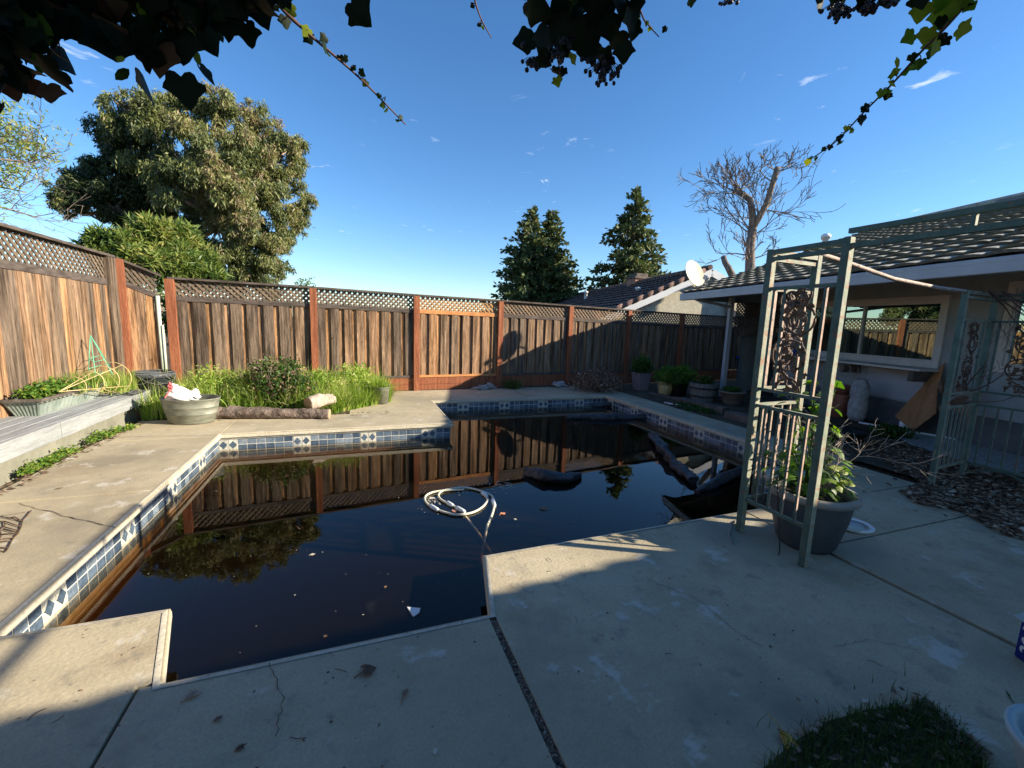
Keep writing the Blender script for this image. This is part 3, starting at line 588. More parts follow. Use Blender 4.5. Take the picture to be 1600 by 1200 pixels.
sf = MB(); sf.poly([HR(.05, B0, -.075), HR(.05, RL-.02, -.075), HR(3.6, RL-.02, -.075), HR(3.6, B0-kb_*3.6, -.075)]); build('soffit', sf, 'soffit', hs_, HO)
WA = 1.4; wz0, wz1, wb0, wb1 = 1.05, 2.08, 1.74, 4.6
w = MB()
def wall_rect(mb, a, b0, b1, z0, z1, t=.14): mb.obox(H(a, b0, z0), he*t, hh_*(b1-b0), V((0, 0, z1-z0)))
# the wall around the two windows
wall_rect(w, WA, wb1, 5.0, .0, 2.22); wall_rect(w, WA+.002, -1.3, 5.0, 2.221, 3.0); wall_rect(w, WA, wb0, wb1, 0, wz0); wall_rect(w, WA, wb0, wb1, wz1, 2.22)
wall_rect(w, WA, .98, wb0, 0, 2.22); wall_rect(w, WA, -1.3, .98, 0, 1.1); wall_rect(w, WA, -1.3, -.4, 1.1, 2.22)
w.obox(H(WA, 4.86, 0), he*3.5, hh_*.14, V((0, 0, 2.22))); w.obox(H(4.9, 5.0, 0), he*.14, hh_*2.2, V((0, 0, 3.0)))
for off in (RL-.28, RL-.18):                  # far gable wall, parallel to the rake
    P_ = lambda v, z: V((*HR(v, off).xy, z)); zt_ = lambda v: 2.21+v*math.sin(RP)
    w.poly([P_(2.0, 0), P_(2*SL-.4, 0), P_(2*SL-.4, 2.3), P_(SL, zt_(SL)), P_(2.0, zt_(2.0))]); w.poly([P_(.1, 2.12), P_(2.0, 2.12), P_(2.0, zt_(2.0)), P_(.1, zt_(.1))])
build('wall', w, 'stucco', hs_, HO)
w = MB(); w.obox(H(WA-.025, .1, 0), he*.02, hh_*4.7, V((0, 0, .42))); build('wall_base', w, 'stuccodark', hs_, HO)
w = MB(); w.obox(H(WA+1.5, -.4, .9), he*.05, hh_*5.2, V((0, 0, 1.35))); w.obox(H(WA+.14, -.4, .9), he*1.4, hh_*5.2, V((0, 0, .03))); build('room', w, 'interior', hs_, HO)
def window(b0, b1, z0, z1, mull, fw=.09):
    f = MB()
    for (p0, p1, q0, q1) in ((b0-fw, b0, z0-fw, z1+fw), (b1, b1+fw, z0-fw, z1+fw), (b0, b1, z1, z1+fw), (b0, b1, z0-fw, z0)):
        f.obox(H(WA-.035, p0, q0), he*.06, hh_*(p1-p0), V((0, 0, q1-q0)))
    s = .035
    for (p0, p1, q0, q1) in ((b0, b0+s, z0, z1), (b1-s, b1, z0, z1), (b0+s, b1-s, z1-s, z1), (b0+s, b1-s, z0, z0+s)) + tuple((m_-.017, m_+.017, z0+s, z1-s) for m_ in mull):
        f.obox(H(WA-.012, p0, q0), he*.05, hh_*(p1-p0), V((0, 0, q1-q0)))
    fo_ = build('window', f, 'frame', hs_, HO, bevel=.003)
    ed = [b0+s] + sorted(mull) + [b1-s]
    for k in range(len(ed)-1):
        g = MB(); a_ = WA+.02
        g.poly([H(a_, ed[k], z0+s), H(a_, ed[k], z1-s), H(a_, ed[k+1], z1-s), H(a_, ed[k+1], z0+s)]); build('pane', g, 'glass', fo_)
window(wb0+.03, wb1-.1, wz0+.05, wz1-.05, [3.05])
window(-.35, .92, 1.14, 2.16, [])
w = MB(); w.obox(H(.98, 1.62, .97), he*.44, hh_*3.3, V((0, 0, .035))); ct = build('window_counter', w, 'frame', hs_, HO, bevel=.005)
for b_ in (1.75, 2.95, 4.3):
    w = MB(); w.obox(H(1.05, b_, .80), he*.35, hh_*.08, V((0, 0, .165))); build('bracket', w, 'timber', ct)
w = MB(); w.obox(H(WA-.02, 1.85, .45), he*.02, hh_*.95, V((0, 0, .5))); build('white_panel', w, 'gutter', hs_, HO)
for (a_, b_, hw) in ((0, 4.86, .045),):
    w = MB(); w.obox(H(a_, b_, 0), he*.09, hh_*.09, V((0, 0, 2.2))); build('porch_post', w, 'gutter', hs_, HO, bevel=.005)
w = MB(); w.bar(H(.04, -.3, 2.26), H(.04, 5.0, 2.26), .14, .09, side=(0, 0, 1)); build('porch_beam', w, 'soffit', hs_, HO)
w = MB(); q0 = HR(.0, RL-.55, -.16); w.bar(q0, H(.0, 4.86, 1.98), .07, .05); build('downspout', w, 'gutter', hs_, HO)
w = MB(); w.rr = [.1, .2, .3]
A3, B3 = H(.2, 4.95, 0), H(1.4, 4.95, 0); lattice_mb(w, V((A3.x, A3.y)), V((B3.x, B3.y)), 1.35, 2.1, 1.35, 2.1, -hh_, .03, .075); build('porch_lattice', w, 'timber', hs_, HO)
w = MB(); rnm = ru.cross(upv).normalized(); c0 = GP(1290, 374, RO, rnm); w.lathe([(.09, -.25), (.09, 0), (.13, .0), (.13, .05), (.14, .05), (.14, .13), (.10, .13), (.10, .17), (.0, .19)], 18, c0); build('roof_vent', w, 'whitetrim', rf)
w = MB(); w.obox(GP(1552, 331, RO, rnm)+V((0, 0, .03)), hh_*-1.3, he*.35, V((0, 0, .17))); build('roof_box', w, 'soffit', rf)

# the wing of the same house behind and right of the viewer (its roof throws the near shade)
wg = thing('house_wing', 'house wing with a tiled eave beside the deck, right of the gazebo', 'house', (9, -.5, 0))
def wing_pt(x, t, z): return V((x, t, z))
NW = 20; RW = R(19); slw = NW*.31
def caster(x, y, h):                          # the point at height h whose shadow falls on the ground at x, y
    k = h/math.tan(SUN_EL); return V((x+k*math.cos(SUN_AZ), y+k*math.sin(SUN_AZ), h))
WZ = 2.42; wA, wB = caster(-1.3, 1.96, WZ+.12), caster(1.9, 2.25, WZ+.12); WX = wA.x-.2; WS = (wB.y-wA.y)/(wB.x-wA.x); WY = wA.y-.2*WS; WE = WY+12*WS
rm = MB(); roof_surface(rm, V((WX, WY, WZ)), V((1, WS, 0)).normalized(), V((0, -math.cos(RW), math.sin(RW))), 0.0, 12.0, NW, ns=4)
WP = [V((WX, WY, WZ-.03)), V((WX+12, WE, WZ-.03)), V((WX+12, WE-slw*math.cos(RW), WZ-.03+slw*math.sin(RW))), V((WX, WY-slw*math.cos(RW), WZ-.03+slw*math.sin(RW)))]; rm.poly(WP)
rm.poly([WP[3], WP[2], V((WX+12, WE-12, WZ)), V((WX, WY-12, WZ))])
build('roof', rm, 'rooftile', wg)
w = MB(); w.bar((WX, WY-.03, WZ-.09), (WX+12, WE-.03, WZ-.09), .10, .12, side=(0, 0, 1)); build('gutter', w, 'gutter', wg, bevel=.01)
w = MB(); w.box(6.4, 16, -6, WY-.9, 0, 2.38); w.poly([(WX+.1, WY-.1, WZ-.04), (WX+.1, WY-5.9, WZ-.06+slw*math.sin(RW)), (WX+.1, WY-11.8, WZ-.04)]); build('wall', w, 'stucco', wg)
# patio cover above the viewer that the ivy hangs from; unseen edge extended to shade it
pc = thing('patio_cover', 'timber patio cover overhead with ivy growing along its edge', 'patio cover', (0, -1.5, 0))
w = MB(); w.box(-4, 2.6, -3.5, .42, 2.72, 2.78); w.box(-4, 2.6, .36, .44, 2.58, 2.72)
build('roof_deck', w, 'timber', pc)
for x in (-3.9, 2.4):
    w = MB(); w.box(x, x+.1, -.32, -.22, 0, 2.58); build('post', w, 'timber', pc)

# satellite dish on the roof corner
dp = GD(1083, 429, 10.15)
sd = thing('satellite_dish', 'cream satellite dish mounted on the corner of the tiled roof', 'satellite dish', HR(.2, RL-.3))
w = MB(); face = (V((.12, -.9, .38))).normalized(); w2 = face.orthogonal()
sa = V((0, 0, 1)) - face*face.z; sa.normalize(); sb = face.cross(sa)
prof = []
b0 = 0; nr, nt = 7, 36
for side in (0, 1):
    for i in range(nr+1):
        r_ = i/nr
        for k in range(nt):
            t = 2*PI*k/nt; w.v.append(tuple(dp + sa*(.30*r_*math.cos(t)) + sb*(.275*r_*math.sin(t)) + face*(.06*r_*r_ - side*.012)))
    base = side*(nr+1)*nt
    for i in range(nr):
        for k in range(nt):
            k2 = (k+1) % nt; w.cs = True
            f = (base+i*nt+k, base+(i+1)*nt+k, base+(i+1)*nt+k2, base+i*nt+k2); w.face(f if side else f[::-1])
build('reflector', w, 'dish', sd)
w = MB(); bk = dp - face*.03; w.tube([HR(.2, RL-.3), HR(.12, RL-.3, .18), bk], .02, 8); build('mast', w, 'darkmetal', sd)
w = MB(); arm_end = dp - sa*.25 + face*.34; w.tube([dp - sa*.29, dp - sa*.32+face*.15, arm_end], .014, 6); build('arm', w, 'gutter', sd)
w = MB(); w.bar(arm_end-face*.02, arm_end + (dp-arm_end).normalized()*.12, .09, .09); build('receiver', w, 'gutter', sd, bevel=.01)

# ================================================================== NEIGHBOUR'S HOUSE
nh = thing('house', 'cream stucco neighbouring house with brown tiled gable roof beyond the far fence', 'house', GD(1050, 480, 17))
gh = V((.208, .978, 0)); ge = V((.978, -.208, 0)); PK = GD(1110, 420, 17.0)
LL = GP(962, 484, PK, gh); run = (PK-LL).dot(ge); rise = PK.z-LL.z; pn = math.atan2(rise, run); sl_ = math.hypot(rise, run)
RE = GP(832, 470, PK, ge); rl = (RE-PK).dot(gh)
rl = max(6, min(rl, 22))
upn = ge*math.cos(pn)+V((0, 0, math.sin(pn)))
ext = 1.0                                     # roof carries on below the fence line
rm = MB(); O_ = LL - upn*ext; nn_ = int((sl_+ext)/.36)
roof_surface(rm, O_, gh, upn, -.1, rl, nn_, course=(sl_+ext)/nn_, tw=.33, amp=.02, step=.04, ns=4)
rm.poly([O_+V((0, 0, -.04)), O_+gh*rl+V((0, 0, -.04)), PK+gh*rl+V((0, 0, -.04)), PK+V((0, 0, -.04))])
nr_ = build('roof', rm, 'browntile', nh)
rm = MB(); dnn = ge*math.cos(pn)-V((0, 0, math.sin(pn))); rm.poly([PK, PK+gh*rl, PK+gh*rl+dnn*(sl_+ext), PK+dnn*(sl_+ext)]); build('rear_roof_slope', rm, 'browntile', nh)
rm = MB()
for k in range(int((sl_+ext)/.4)):
    a = O_ + upn*(k*.4) - gh*.1 + V((0, 0, .03)); rm.tube([a, a+upn*.42+V((0, 0, .02))], [.095, .085], 8)
for k in range(int(rl/.4)):
    a = PK + gh*(k*.4) + V((0, 0, .05)); rm.tube([a, a+gh*.42], [.10, .09], 8)
build('rake_tiles', rm, 'browntile', nr_)
rm = MB(); nd = V((0, 0, 1)); lw = O_-gh*.12; pk2 = PK-gh*.12
rm.bar(lw-nd*.14, pk2-nd*.14, .05, .24, side=nd); rm.bar(pk2-nd*.14, pk2-nd*.14+dnn*(sl_+ext), .05, .24, side=nd); build('fascia', rm, 'whitetrim', nh)
rm = MB(); g1 = gh*.15; A4 = O_+g1; B4 = PK+g1-nd*.15; C4 = PK+g1+dnn*(sl_+ext)-nd*.1
rm.poly([V((A4.x, A4.y, 0)), V((C4.x, C4.y, 0)), C4, B4, A4-nd*.1]); build('wall', rm, 'cream', nh)
rm = MB(); cc = GP(1000, 446, PK+ge*-1.2, ge); cc = GD(1000, 448, 22.5)
rm.box(cc.x-.55, cc.x+.55, cc.y-.35, cc.y+.35, cc.z-1.5, cc.z+.35)
ch = build('chimney', rm, 'brick', nr_); rm = MB(); rm.box(cc.x-.62, cc.x+.62, cc.y-.42, cc.y+.42, cc.z+.35, cc.z+.45); rm.box(cc.x-.45, cc.x+.2, cc.y-.3, cc.y+.3, cc.z+.45, cc.z+.6); tag(build('chimney_cap', rm, 'timber', nr_))
for (px, py, D_) in ((996, 464, 18.5), (915, 466, 25)):
    c5 = GD(px, py, D_); rm = MB(); rm.lathe([(.12, -.5), (.10, -.1), (.085, .30), (.12, .30), (.12, .38), (0, .40)], 14, c5); build('vent_pipe', rm, 'whitetrim', nr_)

# ================================================================== IRON GAZEBO
OUT = [(0, -.26), (.16, -.42), (.36, -.46), (.56, -.34), (.60, -.10), (.78, .02), (.84, .20), (.62, .34), (.44, .52), (.24, .80), (0, 1.0)]
OUT = OUT + [(-x, y) for x, y in OUT[-2:0:-1]]
OAK = [(0, -.5), (.10, -.2), (.34, -.18), (.16, .0), (.46, .16), (.20, .26), (.40, .52), (.14, .54), (0, 1)]
OAK = OAK + [(-x, y) for x, y in OAK[-2:0:-1]]
OVAL = [(0, -.8), (.3, -.5), (.42, 0), (.3, .55), (0, 1), (-.3, .55), (-.42, 0), (-.3, -.5)]
def leaf(mb, c, nrm, up, size, fold=.25, curl=.2, outline=OUT, thick=0):
    c = V(c); nrm = V(nrm).normalized(); up = V(up); up = (up - nrm*up.dot(nrm)); up = up.normalized() if up.length > 1e-5 else nrm.orthogonal().normalized(); sd = nrm.cross(up)
    def pt(x, y): return c + (sd*x + up*y + nrm*(-fold*abs(x) - curl*y*y + .12*curl*math.sin(5*x+3*y)))*size
    b = len(mb.v); mb.v.append(tuple(pt(0, .1))); n = len(outline)
    for x, y in outline: mb.v.append(tuple(pt(x*U(.92, 1.08), y*U(.95, 1.05))))
    s0 = mb.cs; mb.cs = True
    for k in range(n): mb.face((b, b+1+k, b+1+(k+1) % n))
    mb.cs = s0
gz_ = thing('garden_gazebo', 'green and rust iron garden gazebo frame standing on the deck at right', 'gazebo', (2.7, 2.25, 0))
GZT = 2.05
def paint_sunlit_sides(mb):
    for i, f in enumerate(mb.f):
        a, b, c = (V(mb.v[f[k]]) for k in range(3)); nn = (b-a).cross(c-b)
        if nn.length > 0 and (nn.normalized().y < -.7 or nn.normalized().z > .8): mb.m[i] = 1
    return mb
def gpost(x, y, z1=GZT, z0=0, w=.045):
    p = MB(); p.bar((x, y, z0), (x, y, z1), w, w, side=(.05, -1, 0)); return build('post', paint_sunlit_sides(p), ['verdigris', 'lightened'], gz_, bevel=.003)
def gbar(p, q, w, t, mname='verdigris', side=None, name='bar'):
    b = MB(); b.bar(p, q, w, t, side=side); return build(name, paint_sunlit_sides(b), ['verdigris', 'rust_sunlit_bar' if mname == 'rust_sunlit_bar' else 'lightened'], gz_)
def scroll(c, e, zc, hgt, wid, parent=None, n=3, mname='scroll'):
    """wrought grape-vine ornament in the plane spanned by e and Z"""
    s = MB(); z = V((0, 0, 1)); nn = V(e).cross(z)
    def P(u, v): return V(c) + V(e)*u + z*(zc-c[2]+v)
    def arc(u, v, r, a0, a1, k=16, rad=.0075, sq=1): s.tube([P(u+r*math.cos(a0+(a1-a0)*i/k), v+r*sq*math.sin(a0+(a1-a0)*i/k)) for i in range(k+1)], rad, 6)
    ms = [(wid*.10, hgt*.20, wid*.40), (-wid*.05, -hgt*.14, wid*.42)]
    for u, v, r in ms: arc(u, v, r, .3, 2*PI+.1, 24)
    for u, v, r in ms: arc(u-wid*.06, v, r*.6, PI*.3, PI*2.1, 18, .005)
    arc(wid*.02, hgt*.44, wid*.30, PI*.95, PI*2.05, 14); arc(-wid*.22, hgt*.40, wid*.18, PI*.2, PI*1.3, 12)
    arc(-wid*.02, -hgt*.47, wid*.34, 0, PI, 14); arc(wid*.10, -hgt*.38, wid*.2, PI*.9, PI*1.9, 10)
    s.tube([P(wid*(.28*math.sin(i*.9)), hgt*(.48-i*.96/16)) for i in range(17)], .006, 6)
    for i in range(n*13):
        v = hgt*(.47 - .94*(i+.5)/(n*13)); u = wid*.42*math.sin(i*2.4)*U(.4, 1.05)
        leaf(s, P(u, v)+nn*U(-.014, .014), nn*random.choice((-1, 1))+V((U(-.4, .4), U(-.4, .4), U(-.3, .3))), V((U(-1, 1), U(-1, 1), U(-1, 1))), U(.022, .038), .3, .3)
    for i in range(6):
        v = hgt*U(-.42, .42); u = wid*U(-.3, .3)
        for k in range(5): s.ball(P(u+U(-.015, .015), v+U(-.02, .02)), .009, 5)
    return build('scroll_ornament', s, mname, gz_)
p1, p2, p3 = (2.7, 2.25), (2.7, 1.76), (3.175, 2.27)
gpost(*p1); gpost(*p2); gpost(*p3, GZT)
def panel(a, b, bars_u, bars_l, zs=(1.785, 1.09, .97, .26), top=True, sc=None, arch=False):
    A, B = V((*a, 0)), V((*b, 0)); e = (B-A).normalized(); L = (B-A).length
    at = lambda u, z: A + e*u + V((0, 0, z))
    if top:
        gbar(at(-.02, GZT-.02), at(L+.02, GZT-.02), .04, .03, side=(0, 0, 1), name='top_rail'); gbar(at(.02, GZT-.065), at(L-.02, GZT-.065), .03, .025, side=(0, 0, 1), name='top_rail')
    for z in zs: gbar(at(.02, z), at(L-.02, z), .022, .022, side=(0, 0, 1), name='rail')
    for u in bars_u: gbar(at(u, zs[0]), at(u, zs[1]), .018, .018, 'rust_sunlit_bar', side=(.08, -1, 0))
    for u in bars_l: gbar(at(u, zs[2]), at(u, zs[3]), .015, .015, 'rust_sunlit_bar', side=(.08, -1, 0))
    if sc: scroll(at(sc, 0), e, (zs[0]+zs[1])/2, zs[0]-zs[1], .24)
    if arch: gb_ = MB(); gb_.tube([at(L*t, zs[3]-.02-.10*(1-abs(2*t-1)**1.5)*-1-.10) for t in [i/10 for i in range(11)]], .009, 6); build('arch_bar', gb_, 'verdigris', gz_)
panel(p1, p2, (.055, .135, .40), (.10, .20, .30, .395), sc=.235)
panel(p1, p3, (.08, .40), (.09, .19, .29, .38), sc=.235)
p4, p5, p6 = (5.5, 2.45), (6.2, 2.52), (6.2, 1.95)
for q in (p4, p5, p6): gpost(*q, 1.95)
zr = (1.67, .94, .80, .17); GZT = 1.95
panel(p4, p5, (.12, .55), (.1, .2, .3, .4, .5, .6), zs=zr, sc=.34); panel(p5, p6, (.07, .50), (.08, .18, .28, .38, .48), zs=zr, sc=.28, arch=True)
g = MB(); g.tube([(3.19, 2.29, 2.06), (3.3, 2.31, 2.07), (3.67, 2.34, 2.035), (4.25, 2.37, 1.965), (4.98, 2.41, 1.935), (5.65, 2.46, 1.935), (6.2, 2.52, 1.95)], .017, 6); build('beam', g, 'rust_sunlit_bar', gz_)
for z in (2.085, 2.0): gbar((2.7, 1.76, z), (2.7, -1.6, z-.02), .03, .028, side=(0, 0, 1), name='beam')
for y in (1.22, .3, -.7): gbar((2.7, y, 2.0), (2.7, y, 2.07), .02, .02, name='spacer')
for z in (1.95, 1.87): gbar((6.2, 1.95, z), (6.2, -1.6, z), .03, .028, side=(0, 0, 1), name='beam')
for q in ((2.7, -1.6), (6.2, -1.6)): gpost(*q, 2.0)
gbar((2.7, -1.6, 2.03), (6.2, -1.6, 1.93), .03, .03, name='beam')
# dry vine caught on the gazebo corner
vn = MB()
for k in range(5):
    q = V((5.75+U(-.1, .2), 2.4+U(-.05, .1), 1.95)); branchy(vn, q, (U(-.2, .6), U(-.8, .2), U(-.7, .1)), U(.5, .9), .008, 2, .9, -.1, 4, 3, .3, .002)
for k in range(3): branchy(vn, (5.85+U(-.1, .1), 2.45, .95+U(-.1, .1)), (U(-.4, .8), U(-.6, .1), U(-.2, .5)), U(.4, .7), .008, 2, .9, 0, 4, 3, .3, .002)
v_ = build('dry_vine', vn, 'stem', None, (5.8, 2.4, 0)); tag(v_, 'dry leafless vine tangled in the farther gazebo corner', 'vine')

# ------------------------------------------------------------------ big pot inside the gazebo corner
pt = thing('plant_pot', 'large round grey pot with leafy plant inside the gazebo corner', 'plant pot', (3.02, 1.98, 0))
PC = (3.02, 1.98, 0)
w = MB(); w.lathe([(.0, .0), (.165, 0), (.185, .03), (.232, .22), (.25, .355), (.252, .365), (.238, .365), (.225, .33)], 40, PC); build('bowl', w, 'plasticgrey', pt)
w = MB(); w.lathe([(.25, .355), (.272, .36), (.283, .375), (.283, .395), (.272, .408), (.245, .41), (.236, .395), (.236, .33)], 40, PC); build('rim', w, 'rimgrey', pt)
w = MB(); w.disc((PC[0], PC[1], .34), .24, 30); build('soil', w, 'soil', pt)
gp = thing('leafy_plant', 'bright green broad leaved plant growing in the big grey pot', 'plant', (3.0, 2.0, .34))
w = MB(); st = MB()
for k in range(170):
    a = U(0, 2*PI); r_ = .27*U(0, 1)**.6; hgt = U(.06, .30) + (.55*U(.1, 1) if (r_ < .2 and random.random() < .55) else 0)
    c = V((2.99 + r_*math.cos(a), 2.02 + r_*math.sin(a), .36+hgt)); w.cr = U(.2, 1)
    leaf(w, c, V((math.cos(a)*.5+U(-.5, .5), math.sin(a)*.5+U(-.5, .5), .9)), (math.cos(a), math.sin(a), U(-.5, .2)), U(.028, .06), .2, .3, outline=OVAL if k % 3 else OUT)
    if k % 3 == 0: w2_ = c; st.tube([(3.0+.3*(c.x-3.0), 2.0+.3*(c.y-2.0), .35), ((3.0+c.x)/2, (2+c.y)/2, .36+hgt*.6), tuple(c)], .003, 4)
for k in range(6):
    a = -1.0+k*.12; c = V((3.16+U(0, .12), 1.9+U(-.05, .06), .43+U(0, .12))); w.cr = 1; leaf(w, c, (U(-.3, .3), -.6, .8), (1, -.4, U(-.2, .3)), .07, .15, .2, OVAL)
build('leaves', w, 'leafgreen', gp); build('stems', st, 'leafgreen', gp)
tw = MB(); random.seed(21)
for k in range(7):
    branchy(tw, (3.05+U(-.03, .08), 1.97+U(-.05, .05), .36), (U(.1, .9), U(-.1, .4), U(.5, .9)), U(.30, .46), .006, 3, .8, .02, 4, 3, .22, .0018)
tag(build('bare_shrub', tw, 'twig', None, (3.05, 1.97, .36)), 'bare pale twiggy shrub leaning out of the big grey pot', 'shrub')
random.seed(5)
c = G(1332, 822)
w = MB(); w.lathe([(.10, 0), (.135, 0), (.14, .012), (.132, .02), (.112, .02), (.105, .010)], 32, (c.x, c.y, .002)); rg_ = build('skimmer_ring', w, 'white', None, c); tag(rg_, 'white round skimmer lid ring on the deck behind the big pot', 'skimmer lid')
w = MB(); w.lathe([(0, .03), (.085, .028), (.092, .004)], 28, (c.x-.07, c.y-.015, .012)); build('lid', w, 'tubwhite', rg_)
w = MB(); w.tube([G(1155, 812, .01), G(1143, 818, .01), G(1139, 835, .006), G(1145, 850, .006)], .006, 6); tag(build('cable', w, 'rimgrey', None, G(1143, 818)), 'short grey cable end curling beside the left gazebo post', 'cable')
w = MB(); w.tube([(2.72, 2.02, .5), (2.73, 2.0, .3), (2.74, 1.97, .12), (2.72, 1.94, .01), (2.66, 1.9, .008)], .004, 6); tag(build('cable', w, 'blackplastic', None, (2.72, 1.98, 0)), 'thin black cable hanging down the front of the big grey pot', 'cable')

# ================================================================== LEFT SIDE: BENCH AND WHAT STANDS ON IT
bn = thing('bench', 'long low grey boxed bench running along the left fence', 'bench', (-3.1, 5, 0))
for i, (y0, y1) in enumerate(((-1.5, 1.6), (1.6, 5.55), (5.555, 7.62))):
    w = MB(); w.box(-2.86, -2.815, y0+.003, y1-.003, .17, .335); build('front_board', w, 'bench', bn, bevel=.004)
for i, x in enumerate((-3.0, -3.145, -3.29, -3.435)):
    w = MB(); w.box(x+.003, x+.137, -1.5, 7.6-.004*i, .318, .334+U(0, .002)); build('seat_board', w, 'bench', bn, bevel=.003)
w = MB(); w.box(-2.93, -2.88, -1.5, 7.3, -.05, .165); build('base_board', w, 'curb', bn)
w = MB(); w.box(-3.43, -2.87, 7.585, 7.618, .205, .316); build('end_board', w, 'bench', bn)
tr_ = thing('planter_trough', 'aged grey metal trough full of herbs standing on the grey bench', 'planter', (-3.27, 6.4, .335))
w = MB(); b0 = [(-3.37, 5.93), (-3.17, 5.93), (-3.17, 7.02), (-3.37, 7.02)]; t0_ = [(-3.42, 5.84), (-3.11, 5.84), (-3.11, 7.10), (-3.42, 7.10)]
for i in range(4):
    j = (i+1) % 4; K_ = 16 if i % 2 else 8
    for k in range(K_):
        u0, u1 = k/K_, (k+1)/K_; lp = lambda P, t: (P[i][0]+(P[j][0]-P[i][0])*t, P[i][1]+(P[j][1]-P[i][1])*t)
        um = (u0+u1)/2; o2 = .006
        e_ = V((t0_[j][0]-t0_[i][0], t0_[j][1]-t0_[i][1])).normalized(); nn = V((e_.y, -e_.x))*o2
        for (s0, s1, d0, d1) in ((u0, um, 0, 1), (um, u1, 1, 0)):
            a_, b_, c_2, d_ = lp(b0, s0), lp(b0, s1), lp(t0_, s1), lp(t0_, s0)
            w.poly([(a_[0]+nn.x*d0, a_[1]+nn.y*d0, .337), (b_[0]+nn.x*d1, b_[1]+nn.y*d1, .337), (c_2[0]+nn.x*d1, c_2[1]+nn.y*d1, .52), (d_[0]+nn.x*d0, d_[1]+nn.y*d0, .52)])
w.poly([(x, y, .337) for x, y in b0][::-1]); build('body', w, 'trough', tr_)
w = MB()
for (x0, x1, y0, y1) in ((-3.445, -3.085, 5.815, 5.845), (-3.445, -3.085, 7.095, 7.125), (-3.445, -3.415, 5.845, 7.095), (-3.115, -3.085, 5.845, 7.095)): w.box(x0, x1, y0, y1, .505, .53)
build('rim', w, 'timber', tr_); w = MB(); w.box(-3.41, -3.12, 5.86, 7.09, .47, .495); build('soil', w, 'soil', tr_)
def tuft(name, pts, h, wd, label, cat, origin, m_='grass', lean=.5, rb=.5, kind=None, parent=None, group=None):
    q, r_ = blades(pts, h, wd, lean, rb); o = quads(name, q, r_, m_, parent, origin)
    if not parent: tag(o, label, cat, group, kind)
    return o
def herb(name, c, rx, ry, rz, n, L, Wd, label, cat, m_='leafgreen', rb=.6, droop=0, group=None, shell=.2):
    q, r_ = leaves([(tuple(c), 1.0, 1.0, rb)], n, L, Wd, droop, shell)
    q = (q-np.array(c))*1.0; ctr = q.mean(axis=1, keepdims=True); q = (q-ctr) + ctr*np.array([rx, ry, rz]); q = q+np.array(c); q[:, :, 2] = np.maximum(q[:, :, 2], .004)
    return tag(quads(name, q, r_, m_, None, (c[0], c[1], c[2])), label, cat, group)
herb('herb_plant', (-3.25, 6.25, .58), .13, .42, .09, 700, .05, .03, 'low bright green herbs spilling over the metal trough', 'plant', rb=.7)
pts = [(U(-3.38, -3.05), U(6.5, 7.1), .48) for _ in range(420)]
tuft('trough_grass', pts, .26, .010, 'loose green grass at the far end of the metal trough', 'plant', (-3.2, 6.8, .48), lean=.9, rb=.4)
pts = [(-3.2+U(-.2, .25), 7.4+U(-.25, .3), .34) for _ in range(900)]
tuft('straw_grass', pts, .34, .009, 'straw and green grass mound on the bench before the wide grey post', 'plant', (-3.15, 7.35, .335), lean=.8, rb=.75)
tc_ = thing('tomato_cage', 'rusty yellow wire tomato cage lying on its side on the bench', 'plant cage', GX(150, 605, -3.05))
A_, B_ = GX(92, 612, -3.12), GX(178, 592, -2.98); ax = (B_-A_).normalized()
for t, r_ in ((.28, .105), (.55, .14), (.8, .17), (1.0, .20)):
    c = A_.lerp(B_, t) + V((0, 0, .02)); sa_ = V((0, 0, 1)) - ax*ax.z; sa_.normalize(); sb_ = ax.cross(sa_); w = MB()
    w.tube([c + sa_*r_*math.cos(k*PI/12) + sb_*r_*math.sin(k*PI/12) for k in range(25)], .0045, 6, cap=False); build('ring', w, 'yellowwire', tc_)
for k in range(4):
    t = k*PI/2+.6; w = MB(); w.tube([A_, B_ + sa_*.20*math.cos(t) + sb_*.20*math.sin(t) + V((0, 0, .02))], .0045, 6); build('wire', w, 'yellowwire', tc_)
tc2 = thing('tomato_cage', 'green wire cage standing upright against the wide grey fence post', 'plant cage', GX(155, 575, -3.3))
ap = GX(141, 524, -3.3); ft = [GX(138, 582, -3.35), GX(150, 592, -3.1), GX(172, 572, -3.3), GX(176, 585, -3.05)]
for f in ft: w = MB(); w.tube([ap, f], .005, 6); build('wire', w, 'greenwire', tc2)
for t in (.62, .9):
    q = [ap.lerp(f, t) for f in (ft[0], ft[1], ft[3], ft[2])]; w = MB(); w.tube(q + [q[0]], .0045, 6, cap=False); build('ring', w, 'greenwire', tc2)
w = MB()
for k in range(14):
    c = V((U(-3.2, -2.85), U(7.1, 7.75), .345)); P_ = []; a = U(0, 6.28)
    for i in range(9): P_.append(c + V((U(-.03, .03), U(-.03, .03), U(0, .03)))); a += U(-.6, .6); c = c + V((math.cos(a), math.sin(a), 0))*.055
    P_ = [V((max(-3.4, min(-2.8, p.x)), p.y, p.z if p.y < 7.6 else max(.08, .34-(p.y-7.6)*1.1))) for p in P_]; w.tube(P_, U(.006, .009), 6)
tag(build('irrigation_tubing', w, 'blackhose', None, (-3, 7.4, .34)), 'tangle of old black drip tubing on the end of the bench', 'tubing')
pc_ = GD(240, 600, 8.35); pz = GD(240, 582, 8.35).z
bk_ = thing('plant_pot', 'round grey pot wrapped in black tubing at the far end of the bench', 'plant pot', (pc_.x, pc_.y, 0))
w = MB(); w.lathe([(0, 0), (.21, 0), (.25, pz-.06), (.265, pz-.06), (.27, pz), (.25, pz), (.235, pz-.08)], 30, (pc_.x, pc_.y, 0)); build('bowl', w, 'plasticgrey', bk_)
